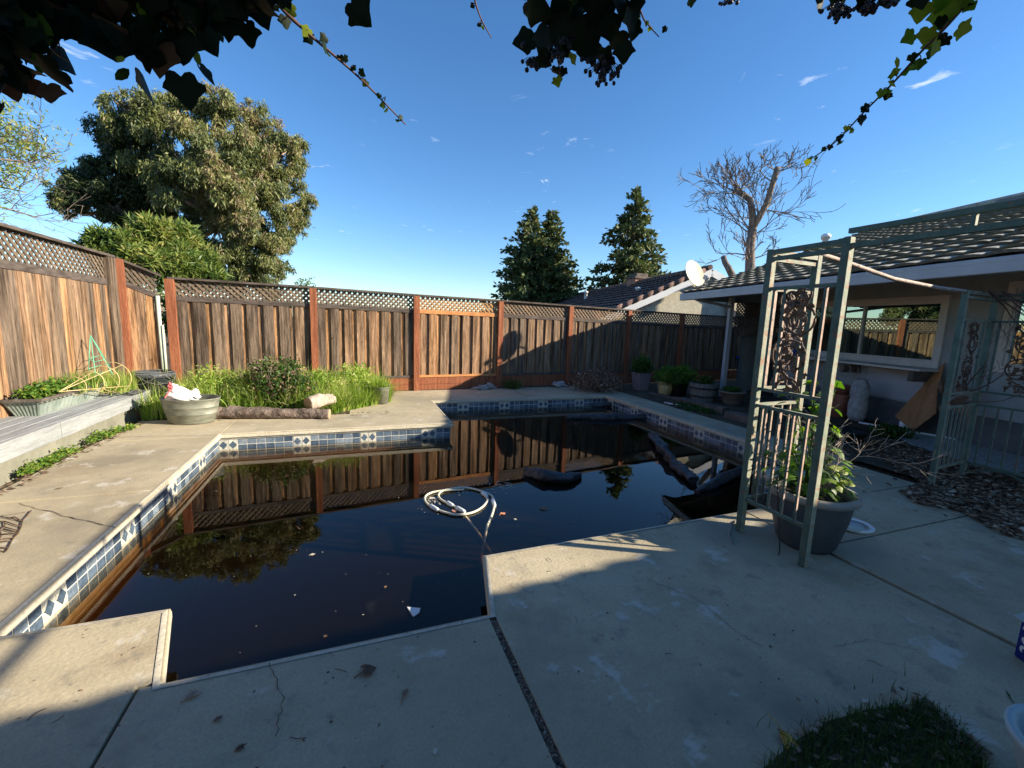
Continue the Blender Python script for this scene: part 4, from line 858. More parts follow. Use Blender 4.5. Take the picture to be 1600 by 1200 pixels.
w = MB(); w.disc((pc_.x, pc_.y, pz-.07), .24, 24); build('soil', w, 'soil', bk_)
w = MB()
for k in range(7):
    a = U(0, 6.28); w.tube([V((pc_.x+.27*math.cos(a+t*.25), pc_.y+.27*math.sin(a+t*.25), pz+.01-abs(math.sin(t*.35+k))*.16)) for t in range(11)], .008, 6)
w.tube([V((pc_.x+.24*math.cos(t*.3), pc_.y+.24*math.sin(t*.3), pz+.015)) for t in range(22)], .009, 6)
tag(build('irrigation_tubing', w, 'blackhose', None, (pc_.x, pc_.y, pz)), 'loops of black tubing draped around the round grey pot', 'tubing')
# weeds growing in the crack below the bench
Q_, R_ = [], []
for wi, (px, py, r_) in enumerate(((35, 722, .05), (48, 718, .10), (62, 712, .11), (75, 706, .07), (98, 698, .10), (112, 692, .08), (146, 676, .09), (158, 670, .12), (172, 666, .09), (186, 660, .10), (206, 655, .08), (14, 728, .05))):
    c = G(px, py+15); c.x = max(c.x, -2.765); q, r2_ = leaves([((0, 0, 0), 1.0, 1.0, .85)], 130, .035/r_, .024/r_, 0, .1); q = q*np.array([r_*.9, r_*1.5, r_*.55]) + np.array([c.x-.02, c.y, .03]); q[:, :, 2] = np.maximum(q[:, :, 2], .004)
    tag(quads('weed', q, r2_, 'leafgreen', None, (c.x, c.y, 0)), 'yellow green weed below the grey bench, '+('second', 'third', 'fourth', 'fifth', 'sixth', 'seventh', 'eighth', 'ninth', 'tenth', 'eleventh', 'twelfth', 'first')[wi]+' from the near end', 'weed', 'weeds along the bench foot')
# wire frame lying on the deck
w = MB(); wp = lambda x, y: G(x*120/1309, 780+y*110/1200, .008)
for pl in ([(0, 290), (160, 320), (380, 375), (480, 255), (530, 190)], [(380, 375), (360, 470), (310, 575), (240, 650), (200, 715), (140, 830), (100, 895), (0, 885)], [(70, 375), (350, 465)], [(60, 470), (315, 535)], [(50, 515), (300, 570)], [(0, 600), (150, 585), (300, 600)], [(0, 700), (60, 670), (240, 655)], [(0, 730), (90, 710), (195, 712)], [(0, 825), (140, 825)], [(-60, 380), (70, 375), (85, 440), (0, 525), (-60, 560)], [(-60, 540), (0, 550), (30, 610), (0, 670), (-50, 690)], [(160, 315), (250, 300), (330, 350), (380, 375)]):
    w.tube([wp(*p) for p in pl], .0035, 5)
tag(build('bent_wire', w, 'rustwire', None, G(10, 835)), 'thin rusty wire frame lying flat on the sunny deck at left', 'wire')
# ------------------------------------------------------------------ galvanised tub with a white bag
tub = thing('metal_tub', 'oval galvanised metal tub standing on the deck before the grass bed', 'tub', (-2.1, 6.86, 0))
T_ = (-2.1, 6.86, 0); rt = R(-15)
w = MB(); w.lathe([(.0, .0), (.265, 0), (.275, .02), (.31, .13), (.314, .135), (.31, .14), (.33, .22), (.334, .225), (.33, .23), (.355, .325), (.362, .335), (.355, .343), (.345, .335), (.32, .22), (.27, .05), (0, .04)], 48, T_, 1, .72, rt); build('body', w, 'zinc', tub)
w = MB(); c = GD(255, 626, 6.95); w.tube([V((-2.1+.36*math.cos(a)*1.0, 6.86-.09+.1*a, .30)) for a in (2.9, 3.0, 3.14, 3.3)], .007, 6); build('handle', w, 'zinc', tub)
def blob(mb, c, r, sx, sy, sz, amp=.2, n=18, seed=3, rot=0):
    rs = random.Random(seed); ph = [rs.uniform(0, 6.28) for _ in range(6)]; b0 = len(mb.v); c = V(c); mb.cs = True
    for i in range(n+1):
        th = PI*i/n
        for k in range(n*2):
            t = 2*PI*k/(n*2); d = V((math.sin(th)*math.cos(t), math.sin(th)*math.sin(t), -math.cos(th)))
            f = 1+amp*(math.sin(3*d.x+ph[0])*math.sin(4*d.y+ph[1])+.6*math.sin(7*d.z+5*d.x+ph[2])+.35*math.sin(12*d.y+9*d.z+ph[3]))
            x, y = d.x*r*f*sx, d.y*r*f*sy
            mb.v.append((c.x+x*math.cos(rot)-y*math.sin(rot), c.y+x*math.sin(rot)+y*math.cos(rot), c.z+d.z*r*f*sz))
    m2 = n*2
    for i in range(n):
        for k in range(m2): k2 = (k+1) % m2; mb.face((b0+i*m2+k, b0+i*m2+k2, b0+(i+1)*m2+k2, b0+(i+1)*m2+k))
    mb.cs = False
bg_ = thing('cloth_bag', 'white bag with red printed top lying in the oval metal tub', 'bag', (-2.2, 6.82, .3))
w = MB(); blob(w, (-2.2, 6.83, .36), .12, 1.25, .9, .9, .18, seed=4); blob(w, (-2.27, 6.83, .43), .07, .9, .9, 1.3, .2, seed=9); blob(w, (-2.06, 6.83, .36), .08, 1, 1, 1.0, .22, seed=5); build('bag_body', w, 'bag', bg_)
w = MB(); blob(w, (-2.29, 6.80, .50), .038, .9, .9, 1.2, .25, seed=6); build('red_top', w, 'red', bg_)
w = MB(); w.bar((-2.27, 6.725, .47), (-2.33, 6.70, .37), .035, .012); build('red_stripe', w, 'red', bg_)

# ------------------------------------------------------------------ grass bed
def gpts(n, f):
    out = []
    while len(out) < n:
        x, y = U(-2.75, .6), U(7.05, 8.85)
        if f(x, y): out.append((x, y, -.004))
    return out
def front(x): return 7.05 if x < -.9 else 7.0 + max(0, (x+.35))*.9
def clumpy(P, h, w_, lean, rb):
    P = np.array(P); f = np.sin(P[:, 0]*7.1+1)*np.sin(P[:, 1]*6.3+2)+.6*np.sin(P[:, 0]*15+P[:, 1]*11)+.4*np.sin(P[:, 0]*31-P[:, 1]*23); A = []; Bb = []
    for lo_2, hi_2, hm, rbb in ((-9, -.7, .62, rb-.25), (-.7, 0, .82, rb-.08), (0, .7, 1.0, rb+.08), (.7, 9, 1.16, rb+.2)):
        mk = (f >= lo_2) & (f < hi_2)
        if mk.sum() > 2: a, b = blades(P[mk], h*hm, w_, lean, rbb); A.append(a); Bb.append(b)
    return np.concatenate(A), np.concatenate(Bb)
q1, r1_ = clumpy(gpts(8200, lambda x, y: y > front(x) and x < .42-(.0 if y > 7.6 else .2) and not (-2.5 < x < -1.75 and y < 7.2)), .56, .013, .75, .58)
q2, r2_ = clumpy(gpts(5200, lambda x, y: front(x) < y < front(x)+.6 and x > -1.0), .42, .013, 1.1, .6)
q3, r3_ = leaves([((U(-2.5, .3), U(7.3, 8.5), U(.25, .5)), U(.12, .25), 1.0, U(.5, .95)) for _ in range(40)], 9000, .075, .022, .2, .15); q3[:, :, 2] = np.maximum(q3[:, :, 2], .0)
tag(quads('tall_grass', np.concatenate([q1, q2, q3]), np.concatenate([r1_, r2_, r3_]), 'grass', None, (-1, 7.8, 0)), 'tall bright green grass filling the planting bed beside the far fence', 'grass', None, 'stuff')
ds = thing('shrub', 'dark half dead small leaved shrub in the middle of the tall grass', 'shrub', (-1.12, 7.45, 0))
q, r_ = leaves([((-1.1, 7.35, .40), .36, 1.0, .45), ((-.86, 7.3, .34), .30, 1, .25), ((-1.32, 7.5, .56), .26, 1, .6), ((-1.0, 7.65, .62), .22, 1, .5), ((-.95, 7.22, .18), .22, 1, .15)], 5600, .05, .03, 0, .3); q[:, :, 2] = np.maximum(q[:, :, 2], .01)
hf = rng.random(len(q)) < .68
quads('leaves', q[hf], r_[hf]*.55, 'leafgreen', ds); quads('dry_leaves', q[~hf], r_[~hf], 'deadleaf', ds)
w = MB()
for k in range(16): branchy(w, (-1.1+U(-.1, .15), 7.45+U(-.1, .1), 0), (U(-.5, .6), U(-.5, .4), 1), U(.36, .52), .007, 2, .5, .1, 4, 3, .15, .002)
build('stems', w, 'twig', ds)
def rough_log(name, pts, rads, m_, label, cat, endm='cutend', n=26, seed=1, amp=.13, group=None, segs=46):
    rs = random.Random(seed); P = []; Rr = []; K = len(pts)
    for i in range(segs+1):
        t = i/segs*(K-1); a = min(int(t), K-2); f = t-a; P.append(V(pts[a]).lerp(V(pts[a+1]), f)); Rr.append(rads[a]+(rads[a+1]-rads[a])*f)
    ph = [rs.uniform(0, 6.28) for _ in range(5)]; mb = MB(); mb.cs = True; a_ = (P[1]-P[0]).normalized().orthogonal()
    for i, p in enumerate(P):
        d = (P[min(i+1, segs)]-P[max(i-1, 0)]).normalized(); a_ = (a_-d*a_.dot(d)).normalized(); c_3 = d.cross(a_)
        for k in range(n):
            t = 2*PI*k/n; q_ = p+(a_*math.cos(t)+c_3*math.sin(t))*Rr[i]; f = 1+amp*(.6*math.sin(3*t+ph[0]+i*.13)+2.2*mnoise.fractal(V((q_.x*7+seed, q_.y*7, q_.z*9)), .9, 2.1, 4)+rs.uniform(-.35, .35))
            mb.v.append(tuple(p+(a_*math.cos(t)+c_3*math.sin(t))*Rr[i]*f))
    for i in range(segs):
        for k in range(n): k2 = (k+1) % n; mb.face((i*n+k, i*n+k2, (i+1)*n+k2, (i+1)*n+k))
    mb.cs = False; mb.cm = 1; mb.face([k for k in range(n)][::-1]); mb.face([segs*n+k for k in range(n)])
    return tag(build(name, mb, [m_, endm], None, P[segs//2]), label, cat, group)
rough_log('log', [(-1.86, 7.0, .075), (-1.3, 6.9, .085), (-.8, 6.8, .07), (-.36, 6.7, .065)], [.09, .085, .07, .066], 'log', 'long weathered log lying on the deck in front of the grass bed', 'log', seed=2)
rough_log('log', [(-.66, 6.86, .20), (-.5, 6.98, .23), (-.33, 7.12, .22)], [.095, .09, .075], 'twig', 'short pale sawn log lying across the long weathered log', 'log', seed=5, segs=18)
c = G(590, 622)
w = MB(); w.lathe([(0, .0), (.12, 0), (.15, .30), (.155, .305), (.145, .30), (.13, .22), (0, .22)], 28, (.42, 7.75, 0)); tag(build('metal_bucket', w, 'zinc', None, (.42, 7.75, 0)), 'grey metal bucket of grass at the right end of the grass bed', 'bucket')
pts = [(.42+U(-.1, .1), 7.75+U(-.1, .1), .22) for _ in range(420)]; tuft('bucket_grass', pts, .30, .010, 'grass growing out of the metal bucket at the bed end', 'plant', (.42, 7.75, .22), lean=.8, rb=.6)

# ================================================================== THINGS IN THE POOL
def zp(x, y): return G(640+x/8.889, 740+y/8.889, ZW+.012)
hz = thing('pool_hose', 'cream pool vacuum hose floating in loose loops on the dark water', 'hose', G(720, 800, ZW))
def smooth(P, k=5):
    out = []
    for i in range(len(P)-1):
        p0, p1_, p2_, p3_ = P[max(i-1, 0)], P[i], P[i+1], P[min(i+2, len(P)-1)]
        for j in range(k):
            t = j/k; out.append(.5*((2*p1_)+(p2_-p0)*t+(2*p0-5*p1_+4*p2_-p3_)*t*t+(3*p1_-p0-3*p2_+p3_)*t*t*t))
    out.append(P[-1]); return out
def dip(P, n, d):
    L = len(P)
    return [p - V((0, 0, d*max(0, (i-(L-n))/n)**1.3)) if i > L-n else p for i, p in enumerate(P)]
pa = smooth([zp(*p) for p in ((1080, 720), (1125, 620), (1160, 520), (1180, 400), (1140, 310), (1050, 262), (900, 215), (740, 192), (560, 215), (445, 245), (400, 300), (430, 355), (500, 398), (570, 430), (650, 470), (740, 520), (850, 590), (960, 655), (1060, 720), (1180, 810), (1330, 915))])
pa = dip(pa, 30, .30); w = MB(); w.tube(pa, .0105, 8); build('tube', w, 'hose', hz)
pb = smooth([zp(*p) for p in ((1080, 720), (1040, 780), (990, 850))]); pb = dip(pb, len(pb), .3); w = MB(); w.tube(pb, .0105, 8); build('tube', w, 'hose', hz)
pcx = smooth([zp(*p) for p in ((1020, 270), (1068, 330), (1075, 385), (1010, 465), (900, 530), (760, 565), (620, 568), (520, 545), (420, 515), (340, 480), (270, 440), (215, 375), (225, 310), (310, 262), (430, 240), (580, 228), (760, 222))]); w = MB(); w.tube(pcx, .0105, 8); build('tube', w, 'hose', hz)
for a, b in (((1000, 262), (1085, 320)), ((280, 440), (405, 512)), ((1150, 350), (1185, 460)), ((515, 395), (610, 450)), ((645, 465), (770, 535))):
    w = MB(); w.tube([zp(*a), zp(*a).lerp(zp(*b), .2), zp(*a).lerp(zp(*b), .8), zp(*b)], [.012, .019, .018, .012], 12); build('cuff', w, 'cuff', hz)
rough_log('floating_log', [G(822, 738, ZW+.02), G(850, 744, ZW+.05), G(885, 748, ZW+.04), G(906, 742, ZW+.03)], [.055, .065, .06, .035], 'wetlog', 'short dark waterlogged log floating beyond the cream hose', 'log', 'wetlog', seed=8, amp=.16)
rough_log('floating_log', [G(1017, 678, ZW+.03), G(1035, 700, ZW+.06), G(1052, 722, ZW+.05), G(1085, 752, ZW+.03)], [.05, .065, .06, .05], 'wetlog', 'knobbly dark log slanting through the middle right of the pool', 'log', 'wetlog', seed=11, amp=.3, segs=60)
rough_log('floating_log', [G(885, 652, ZW+.02), G(940, 652, ZW+.03), G(1025, 652, ZW+.02)], [.05, .07, .05], 'wetlog', 'thin dark log floating along the far end of the pool', 'log', 'wetlog', seed=13, amp=.15)
rough_log('floating_log', [G(925, 634, ZW+.01), G(955, 632, ZW+.04), G(985, 637, ZW+.01)], [.04, .06, .04], 'wetlog', 'small dark branch nearest the far right corner of the pool', 'log', 'wetlog', seed=15, amp=.15)
rough_log('floating_log', [G(1088, 768, ZW+.01), G(1120, 752, ZW+.05), G(1160, 735, ZW+.04), G(1185, 728, ZW+.02)], [.03, .05, .055, .035], 'wetlog', 'dark forked log floating beside the left gazebo post', 'log', 'wetlog', seed=17, amp=.2)
def flat_leaf(name, px, py, z, size, rot, m_, label, outline=OUT, fold=.05, curl=.05, cat='leaf', cr=.5, tilt=.1, group=None, stem=True):
    c = G(px, py, z); mb = MB(); mb.cr = cr; d = V((math.cos(rot), math.sin(rot), 0))
    leaf(mb, c+V((0, 0, .004+size*max(fold*.8, curl))), (U(-tilt, tilt), U(-tilt, tilt), 1), d, size, fold, curl, outline)
    if stem: mb.tube([c+V((0, 0, .006)), c-d*size*.6+V((0, 0, .006)), c-d*size*1.4+V((.01, 0, .003))], size*.03+.0008, 4)
    return tag(build(name, mb, m_, None, c), label, cat, group)
w = MB(); c = G(648, 955, ZW+.006); zq = [G(636, 948, ZW+.006), G(657, 950, ZW+.008), G(655, 957, ZW+.008), G(646, 963, ZW+.006)]
w.poly(zq[::-1]); w.poly([p-V((0, 0, .006)) for p in zq])
for i in range(4): a, b = zq[i], zq[(i+1) % 4]; w.poly([a-V((0, 0, .006)), b-V((0, 0, .006)), b, a])
tag(build('white_scrap', w, 'white', None, c), 'white triangular scrap floating in the near middle of the pool', 'scrap')
flat_leaf('floating_leaf', 712, 798, ZW, .04, 2.8, 'orangeleaf', 'orange leaf floating inside the loop of the cream hose', cr=.5)
flat_leaf('floating_leaf', 785, 803, ZW, .035, .4, 'orangeleaf', 'tan long stalked leaf floating just right of the hose', cr=.5)
flat_leaf('floating_leaf', 488, 867, ZW, .022, .2, 'paleleaf', 'small tan leaf floating left of the hose', cr=.5)
flat_leaf('floating_leaf', 676, 779, ZW, .045, 2.0, 'paleleaf', 'pale leaf floating at the left inside the hose loop')
flat_leaf('floating_leaf', 850, 796, ZW, .055, .9, 'deadleaf', 'sunken brown leaf drifting right of the hose', cr=.6)
flat_leaf('floating_leaf', 602, 918, ZW, .014, .9, 'deadleaf', 'tiny brown leaf floating near the middle of the pool')
flat_leaf('floating_leaf', 508, 995, ZW, .014, .9, 'deadleaf', 'small dull brown leaf floating near the close edge of the pool')
flat_leaf('floating_leaf', 805, 812, ZW, .02, .9, 'paleleaf', 'tiny white leaf floating below the long stalked leaf')
Q = []
for k in range(420):
    x, y = U(-1.5, 5.0), U(2.0, 7.8)
    if (y > 6.0 and x < 1.4) or (y < 2.55 and (x < -.8 or x > .6)) or (x > 4 and y < 3.4): continue
    s_2 = U(.0018, .005)*(1.6 if random.random() < .08 else 1); a = U(0, 3); c0_ = np.array([x, y, ZW+.003]); e1 = np.array([math.cos(a), math.sin(a), 0])*s_2; e2 = np.array([-math.sin(a), math.cos(a), 0])*s_2*U(.4, 1)
    Q.append([c0_-e1, c0_-e2, c0_+e1, c0_+e2])
for (px, py, n_4, sp_) in ((782, 762, 40, 9), (722, 766, 25, 6), (790, 758, 20, 7), (676, 783, 24, 5)):
    for k in range(n_4):
        p = G(px+random.gauss(0, sp_), py+random.gauss(0, sp_*.5), ZW+.004); s_2 = U(.004, .012); a = U(0, 3); c0_ = np.array(p); e1 = np.array([math.cos(a), math.sin(a), 0])*s_2; e2 = np.array([-math.sin(a), math.cos(a), 0])*s_2
        Q.append([c0_-e1, c0_-e2, c0_+e1, c0_+e2])
for k in range(260):
    t = U(0, 1); p = V((U(2.6, 5.0), 7.83-abs(random.gauss(0, .12)), 0)) if t < .35 else V((5.03-abs(random.gauss(0, .10)), U(3.4, 7.8), 0)) if t < .75 else V((U(.8, 4.0), 2.54+abs(random.gauss(0, .05)), 0))
    s_2 = U(.004, .014); a = U(0, 3); c0_ = np.array([p.x, p.y, ZW+.004]); e1 = np.array([math.cos(a), math.sin(a), 0])*s_2; e2 = np.array([-math.sin(a), math.cos(a), 0])*s_2*U(.4, 1)
    Q.append([c0_-e1, c0_-e2, c0_+e1, c0_+e2])
Q = np.array(Q); tag(quads('floating_specks', Q, rng.random(len(Q)), 'paleleaf', None, (1.5, 4, ZW)), 'pale specks and seed fluff scattered over the dark pool water', 'debris', None, 'stuff')

# ================================================================== FAR AND RIGHT SIDE POTS, STONES, TIMBERS
def brush(name, c, r, h, n, label, cat, m_='deadleaf', L=.05, Wd=.035, rb=.5, twm='stem', rlo=0):
    root = thing(name, label, cat, (c[0], c[1], 0)); q, r_ = leaves([((0, 0, 0), 1.0, 1.0, rb)], n, L/r, Wd/r, 0, .25)
    ctr = q.mean(axis=1, keepdims=True); q = (q-ctr)*r + ctr*np.array([r, r*.8, h*.55]) + np.array([c[0], c[1], h*.5]); q[:, :, 2] = np.maximum(q[:, :, 2], .005)
    quads('leaves', q, r_, m_, root); w = MB()
    for k in range(10): branchy(w, (c[0]+U(-.2, .2)*r, c[1]+U(-.2, .2)*r, 0), (U(-1, 1), U(-1, 1), 1), h*1.0, .006, 2, .7, .05, 4, 3, .2, .002)
    build('stems', w, twm, root); return root
c = G(935, 614); brush('shrub', (c.x+.1, c.y+.25), .62, .48, 2600, 'dried brown flowering shrub at the far right corner of the pool', 'shrub', rb=.6, L=.05, Wd=.03)
c = G(800, 608); brush('weed', (3.35, 9.0), .22, .2, 500, 'small green weed at the foot of the far fence', 'weed', 'leafgreen', .045, .03, .4)
w = MB(); c = G(750, 605); blob(w, (2.68, 8.98, .05), .10, 1.7, .8, .55, .35, seed=11); blob(w, (2.80, 8.97, .10), .06, 1.2, .8, .8, .3, seed=14); w.tube([(2.55, 8.95, .04), (2.42, 8.93, .05), (2.35, 8.95, .02)], [.035, .02, .01], 8); w.tube([(2.78, 8.96, .06), (2.95, 8.95, .05)], [.03, .012], 8)
tag(build('driftwood', w, 'whiterock', None, (2.68, 8.98, 0)), 'bleached piece of driftwood at the foot of the far fence', 'driftwood')
w = MB(); blob(w, (4.55, 9.1, .06), .12, 1.3, .8, .6, .2, seed=17); w.tube([(4.65, 9.08, .06), (4.78, 9.05, .01)], [.04, .015], 8); tag(build('stone', w, 'whiterock', None, (4.55, 9.1, 0)), 'flat grey brown stone before the far fence, left of the dried shrub', 'stone')
c = G(1000, 608); sp2 = thing('square_planter', 'square dusty pink planter before the shaded far fence', 'planter', (6.4, 8.45, 0))
w = MB(); bq = [(.13, 0), (.175, .38), (.185, .38), (.185, .41), (.16, .41), (.15, .34)]
for i in range(len(bq)-1):
    for k in range(4):
        a0, a1 = k*PI/2+PI/4, (k+1)*PI/2+PI/4; w.poly([(6.4+bq[i][0]*1.3*math.cos(a0), 8.45+bq[i][0]*1.3*math.sin(a0), bq[i][1]), (6.4+bq[i][0]*1.3*math.cos(a1), 8.45+bq[i][0]*1.3*math.sin(a1), bq[i][1]), (6.4+bq[i+1][0]*1.3*math.cos(a1), 8.45+bq[i+1][0]*1.3*math.sin(a1), bq[i+1][1]), (6.4+bq[i+1][0]*1.3*math.cos(a0), 8.45+bq[i+1][0]*1.3*math.sin(a0), bq[i+1][1])])
build('body', w, 'pinkpot', sp2); w = MB(); w.box(6.25, 6.55, 8.30, 8.60, .32, .35); build('soil', w, 'soil', sp2)
herb('bushy_plant', (6.4, 8.45, .58), .26, .22, .24, 1500, .05, .035, 'dense green bushy plant growing in the square pink planter', 'plant', rb=.3)
def lpot(name, c, prof, m_, label, soil_z, soil_r, cat='plant pot', n=32, extra=None):
    root = thing(name, label, cat, (c[0], c[1], 0)); w = MB(); w.lathe(prof, n, (c[0], c[1], 0)); build('body', w, m_, root)
    w = MB(); w.disc((c[0], c[1], soil_z), soil_r, 24); build('soil', w, 'soil', root); return root
c = G(1040, 619); yc = (c.x+.1, c.y+.16)
yp = lpot('ceramic_pot', yc, [(0, 0), (.12, 0), (.135, .03), (.165, .22), (.155, .235), (.175, .25), (.19, .30), (.18, .31), (.165, .28)], 'ceramic', 'yellow glazed pot between the pink planter and the wooden barrel', .27, .17)
herb('fern', (yc[0]-.02, yc[1], .36), .22, .2, .12, 900, .09, .02, 'small feathery green plant in the yellow glazed pot', 'plant', rb=.4, droop=.4)
c2_ = G(1066, 622); bc = (c2_.x+.15, c2_.y+.3)
lpot('plant_pot', bc, [(0, 0), (.15, 0), (.19, .30), (.20, .30), (.20, .33), (.18, .33), (.17, .25)], 'blackplastic', 'black pot with drooping fern beside the wooden barrel', .27, .18)
herb('fern', (bc[0]-.1, bc[1], .46), .42, .34, .2, 3400, .12, .022, 'large drooping green fern in the black pot', 'plant', rb=.55, droop=.5)
c = G(1100, 628); kc = (c.x+.15, c.y+.2)
kb = thing('barrel_planter', 'half wooden barrel planter with metal hoops near the porch', 'planter', (kc[0], kc[1], 0))
w = MB(); NS = 22
for k in range(NS):
    a0, a1 = 2*PI*(k+.04)/NS, 2*PI*(k+.96)/NS; am = (a0+a1)/2; w.cr = U(0, 1)
    prof = [(.235, 0), (.262, .12), (.282, .26), (.29, .37), (.268, .37), (.25, .2)]
    for i in range(len(prof)-1):
        for (b0_, b1_) in ((a0, am), (am, a1)):
            w.poly([(kc[0]+prof[i][0]*math.cos(b0_), kc[1]+prof[i][0]*math.sin(b0_), prof[i][1]), (kc[0]+prof[i][0]*math.cos(b1_), kc[1]+prof[i][0]*math.sin(b1_), prof[i][1]), (kc[0]+prof[i+1][0]*math.cos(b1_), kc[1]+prof[i+1][0]*math.sin(b1_), prof[i+1][1]), (kc[0]+prof[i+1][0]*math.cos(b0_), kc[1]+prof[i+1][0]*math.sin(b0_), prof[i+1][1])])
build('staves', w, 'barrel', kb)
for z, r_ in ((.10, .262), (.27, .288)):
    w = MB(); w.lathe([(r_, z-.018), (r_+.004, z-.018), (r_+.006, z+.018), (r_+.002, z+.018)], 40, (kc[0], kc[1], 0)); build('hoop', w, 'darkmetal', kb)
w = MB(); w.disc((kc[0], kc[1], .32), .26); build('soil', w, 'soil', kb)
herb('low_plant', (kc[0]+.1, kc[1]+.05, .40), .16, .14, .12, 350, .05, .03, 'sparse dark green plant growing in the wooden barrel', 'plant', rb=.2)
c = G(1143, 634); wc = (c.x+.15, c.y+.15)
lpot('bowl_planter', wc, [(0, 0), (.14, 0), (.16, .03), (.235, .24), (.26, .24), (.262, .275), (.235, .275), (.22, .2)], 'claybowl', 'low wide brown clay bowl right of the wooden barrel', .225, .22)
herb('low_plant', (wc[0]-.04, wc[1], .30), .18, .16, .07, 500, .05, .03, 'low leafy plant growing in the wide clay bowl', 'plant', rb=.3)
for i, (a, b, wd, hh2, lab) in enumerate((((1056, 632), (1128, 650), .16, .13, 'old timber edging lying in front of the wooden barrel'), ((1132, 654), (1178, 668), .18, .12, 'old timber edging lying in front of the clay bowl'), ((1010, 617), (1060, 628), .10, .05, 'thin timber board lying before the yellow pot'))):
    A_, B_ = G(*a), G(*b); off = V((.14, .06, 0)); w = MB(); w.bar(A_+off+V((0, 0, hh2/2)), B_+off+V((0, 0, hh2/2)), wd, hh2); tag(build('timber', w, 'timber', None, A_, bevel=.01), lab, 'timber')
def pipe(pts, r_, lab, m_='white'):
    w = MB(); w.tube(pts, r_, 10); tag(build('pipe', w, m_, None, pts[0]), lab, 'pipe')
pipe([G(1038, 629, .02), G(1128, 645, .02)], .014, 'thin white plastic pipe lying on the deck edge before the timbers')
pipe([G(1158, 652, .02), G(1176, 656, .02)], .014, 'short end of white plastic pipe just left of the gazebo')
pipe([G(1342, 660, .02), G(1410, 672, .02), G(1482, 684, .02), G(1498, 687, .02)], .016, 'long white plastic pipe on the ground below the plywood')
herb('ground_weed', (5.95, 6.2, .03), .3, .5, .06, 900, .05, .03, 'low dark weeds between the deck edge and the timbers', 'weed', rb=.2)
c = G(1395, 688); herb('ground_weed', (c.x+.3, c.y+.2, .06), .35, .25, .1, 900, .05, .03, 'low dark weeds on the ground right of the big pot twigs', 'weed', rb=.2)
# plywood sheet leaning on the wall
pl = [H(1.0, 1.98, .04), H(.72, 1.66, .02), H(1.12, 1.06, .22), H(1.34, .98, .45), H(1.36, 1.36, 1.16)]
pl = [GP(px, py, H(d_, 0, 0), he) for px, py, d_ in ((1398, 650, 1.15), (1426, 673, .98), (1462, 646, 1.12), (1464, 612, 1.22), (1476, 566, 1.36))]
w = MB(); th = he*.014; w.poly([p for p in pl]); w.poly([p+th for p in pl][::-1])
for i in range(5): a, b = pl[i], pl[(i+1) % 5]; w.poly([a, a+th, b+th, b])
tag(build('plywood_sheet', w, 'ply', None, pl[0]), 'warped orange plywood sheet leaning against the house wall', 'plywood')
w = MB(); c = H(1.1, 1.3, .35)
for k in range(16): q = H(1.0+U(-.1, .1), .95+U(0, .35), .35+U(0, .5)); w.cr = U(.2, .9); leaf(w, q, (U(-1, -.2), U(-1, 1), U(-.3, .8)), (U(-1, 1), U(-1, 1), U(-1, 1)), U(.08, .16), .3, .4, OVAL)
tag(build('dry_palm_husk', w, 'deadleaf', None, c), 'pile of curled dry husks beside the plywood sheet', 'husks')
# clutter below and on the window counter
w = MB()
def grid(mb, A, u, v, nu, nv, r_=.004):
    for i in range(nu+1): mb.tube([A+u*(i/nu), A+u*(i/nu)+v], r_, 5)
    for j in range(nv+1): mb.tube([A+v*(j/nv), A+v*(j/nv)+u], r_, 5)
for lab, b_, z0_, uu, vv in (('square wire rack standing under the left end of the counter', 3.9, .18, .45, .75), ('loose wire panel standing under the counter beside the jar', 3.05, .1, .7, .5)):
    w = MB(); grid(w, H(1.0, b_-.2, z0_), hh_*uu, V((0, 0, vv)), 6, 7); grid(w, H(1.25, b_-.2, z0_), hh_*uu, V((0, 0, vv)), 4, 5); w.tube([H(1.0, b_-.2, z0_), H(1.25, b_-.2, z0_)], .004, 5); w.tube([H(1.0, b_-.2+uu, z0_+vv), H(1.25, b_-.2+uu, z0_+vv)], .004, 5)
    tag(build('wire_rack', w, 'gutter', None, H(1.1, b_, 0)), lab, 'wire rack')
w = MB()
for k in range(26):
    q = H(.9+U(-.15, .2), U(2.4, 4.0), U(.3, .95)); a = U(0, 6.28); w.tube([q + hh_*(.16*math.cos(t*.5+a)) + V((0, 0, .12*math.sin(t*.5+a))) + he*(.03*math.sin(t)) for t in range(8)], .004, 4)
tag(build('dead_vine', w, 'twig', None, H(1.0, 3.2, 0)), 'tangle of dry looping vines against the wall under the counter', 'vine')
w = MB(); jc = H(.95, 2.48, 0); w.lathe([(0, .02), (.10, .02), (.13, .1), (.14, .3), (.12, .42), (.14, .5), (.13, .62), (.09, .70), (.09, .74), (.08, .74)], 28, jc)
tag(build('ceramic_jar', w, 'whiterock', None, jc), 'tall pale patterned ceramic jar standing under the window counter', 'jar')
w = MB(); jc = H(1.0, 2.85, .42); w.lathe([(0, 0), (.1, 0), (.15, .14), (.16, .16), (.14, .16)], 24, jc); w.lathe([(0, -.42), (.16, -.42), (.14, 0)], 16, jc); tag(build('clay_pot', w, 'terracotta', None, jc), 'red clay pot under the counter left of the tall jar', 'plant pot')
w = MB(); w.obox(H(1.3, 1.75, .12), he*.07, hh_*.22, V((0, 0, .2))); eb = build('outlet_box', w, 'darkmetal', None, H(1.3, 1.8, .2), bevel=.01); tag(eb, 'small dark outlet box on the wall base beside the plywood', 'outlet box')
w = MB(); w.lathe([(0, 0), (.05, 0), (.06, .12), (.03, .14), (0, .14)], 16, H(1.15, 1.85, .02)); tag(build('plastic_bottle', w, 'white', None, H(1.15, 1.85, 0)), 'small white bottle on the ground beside the plywood', 'bottle')
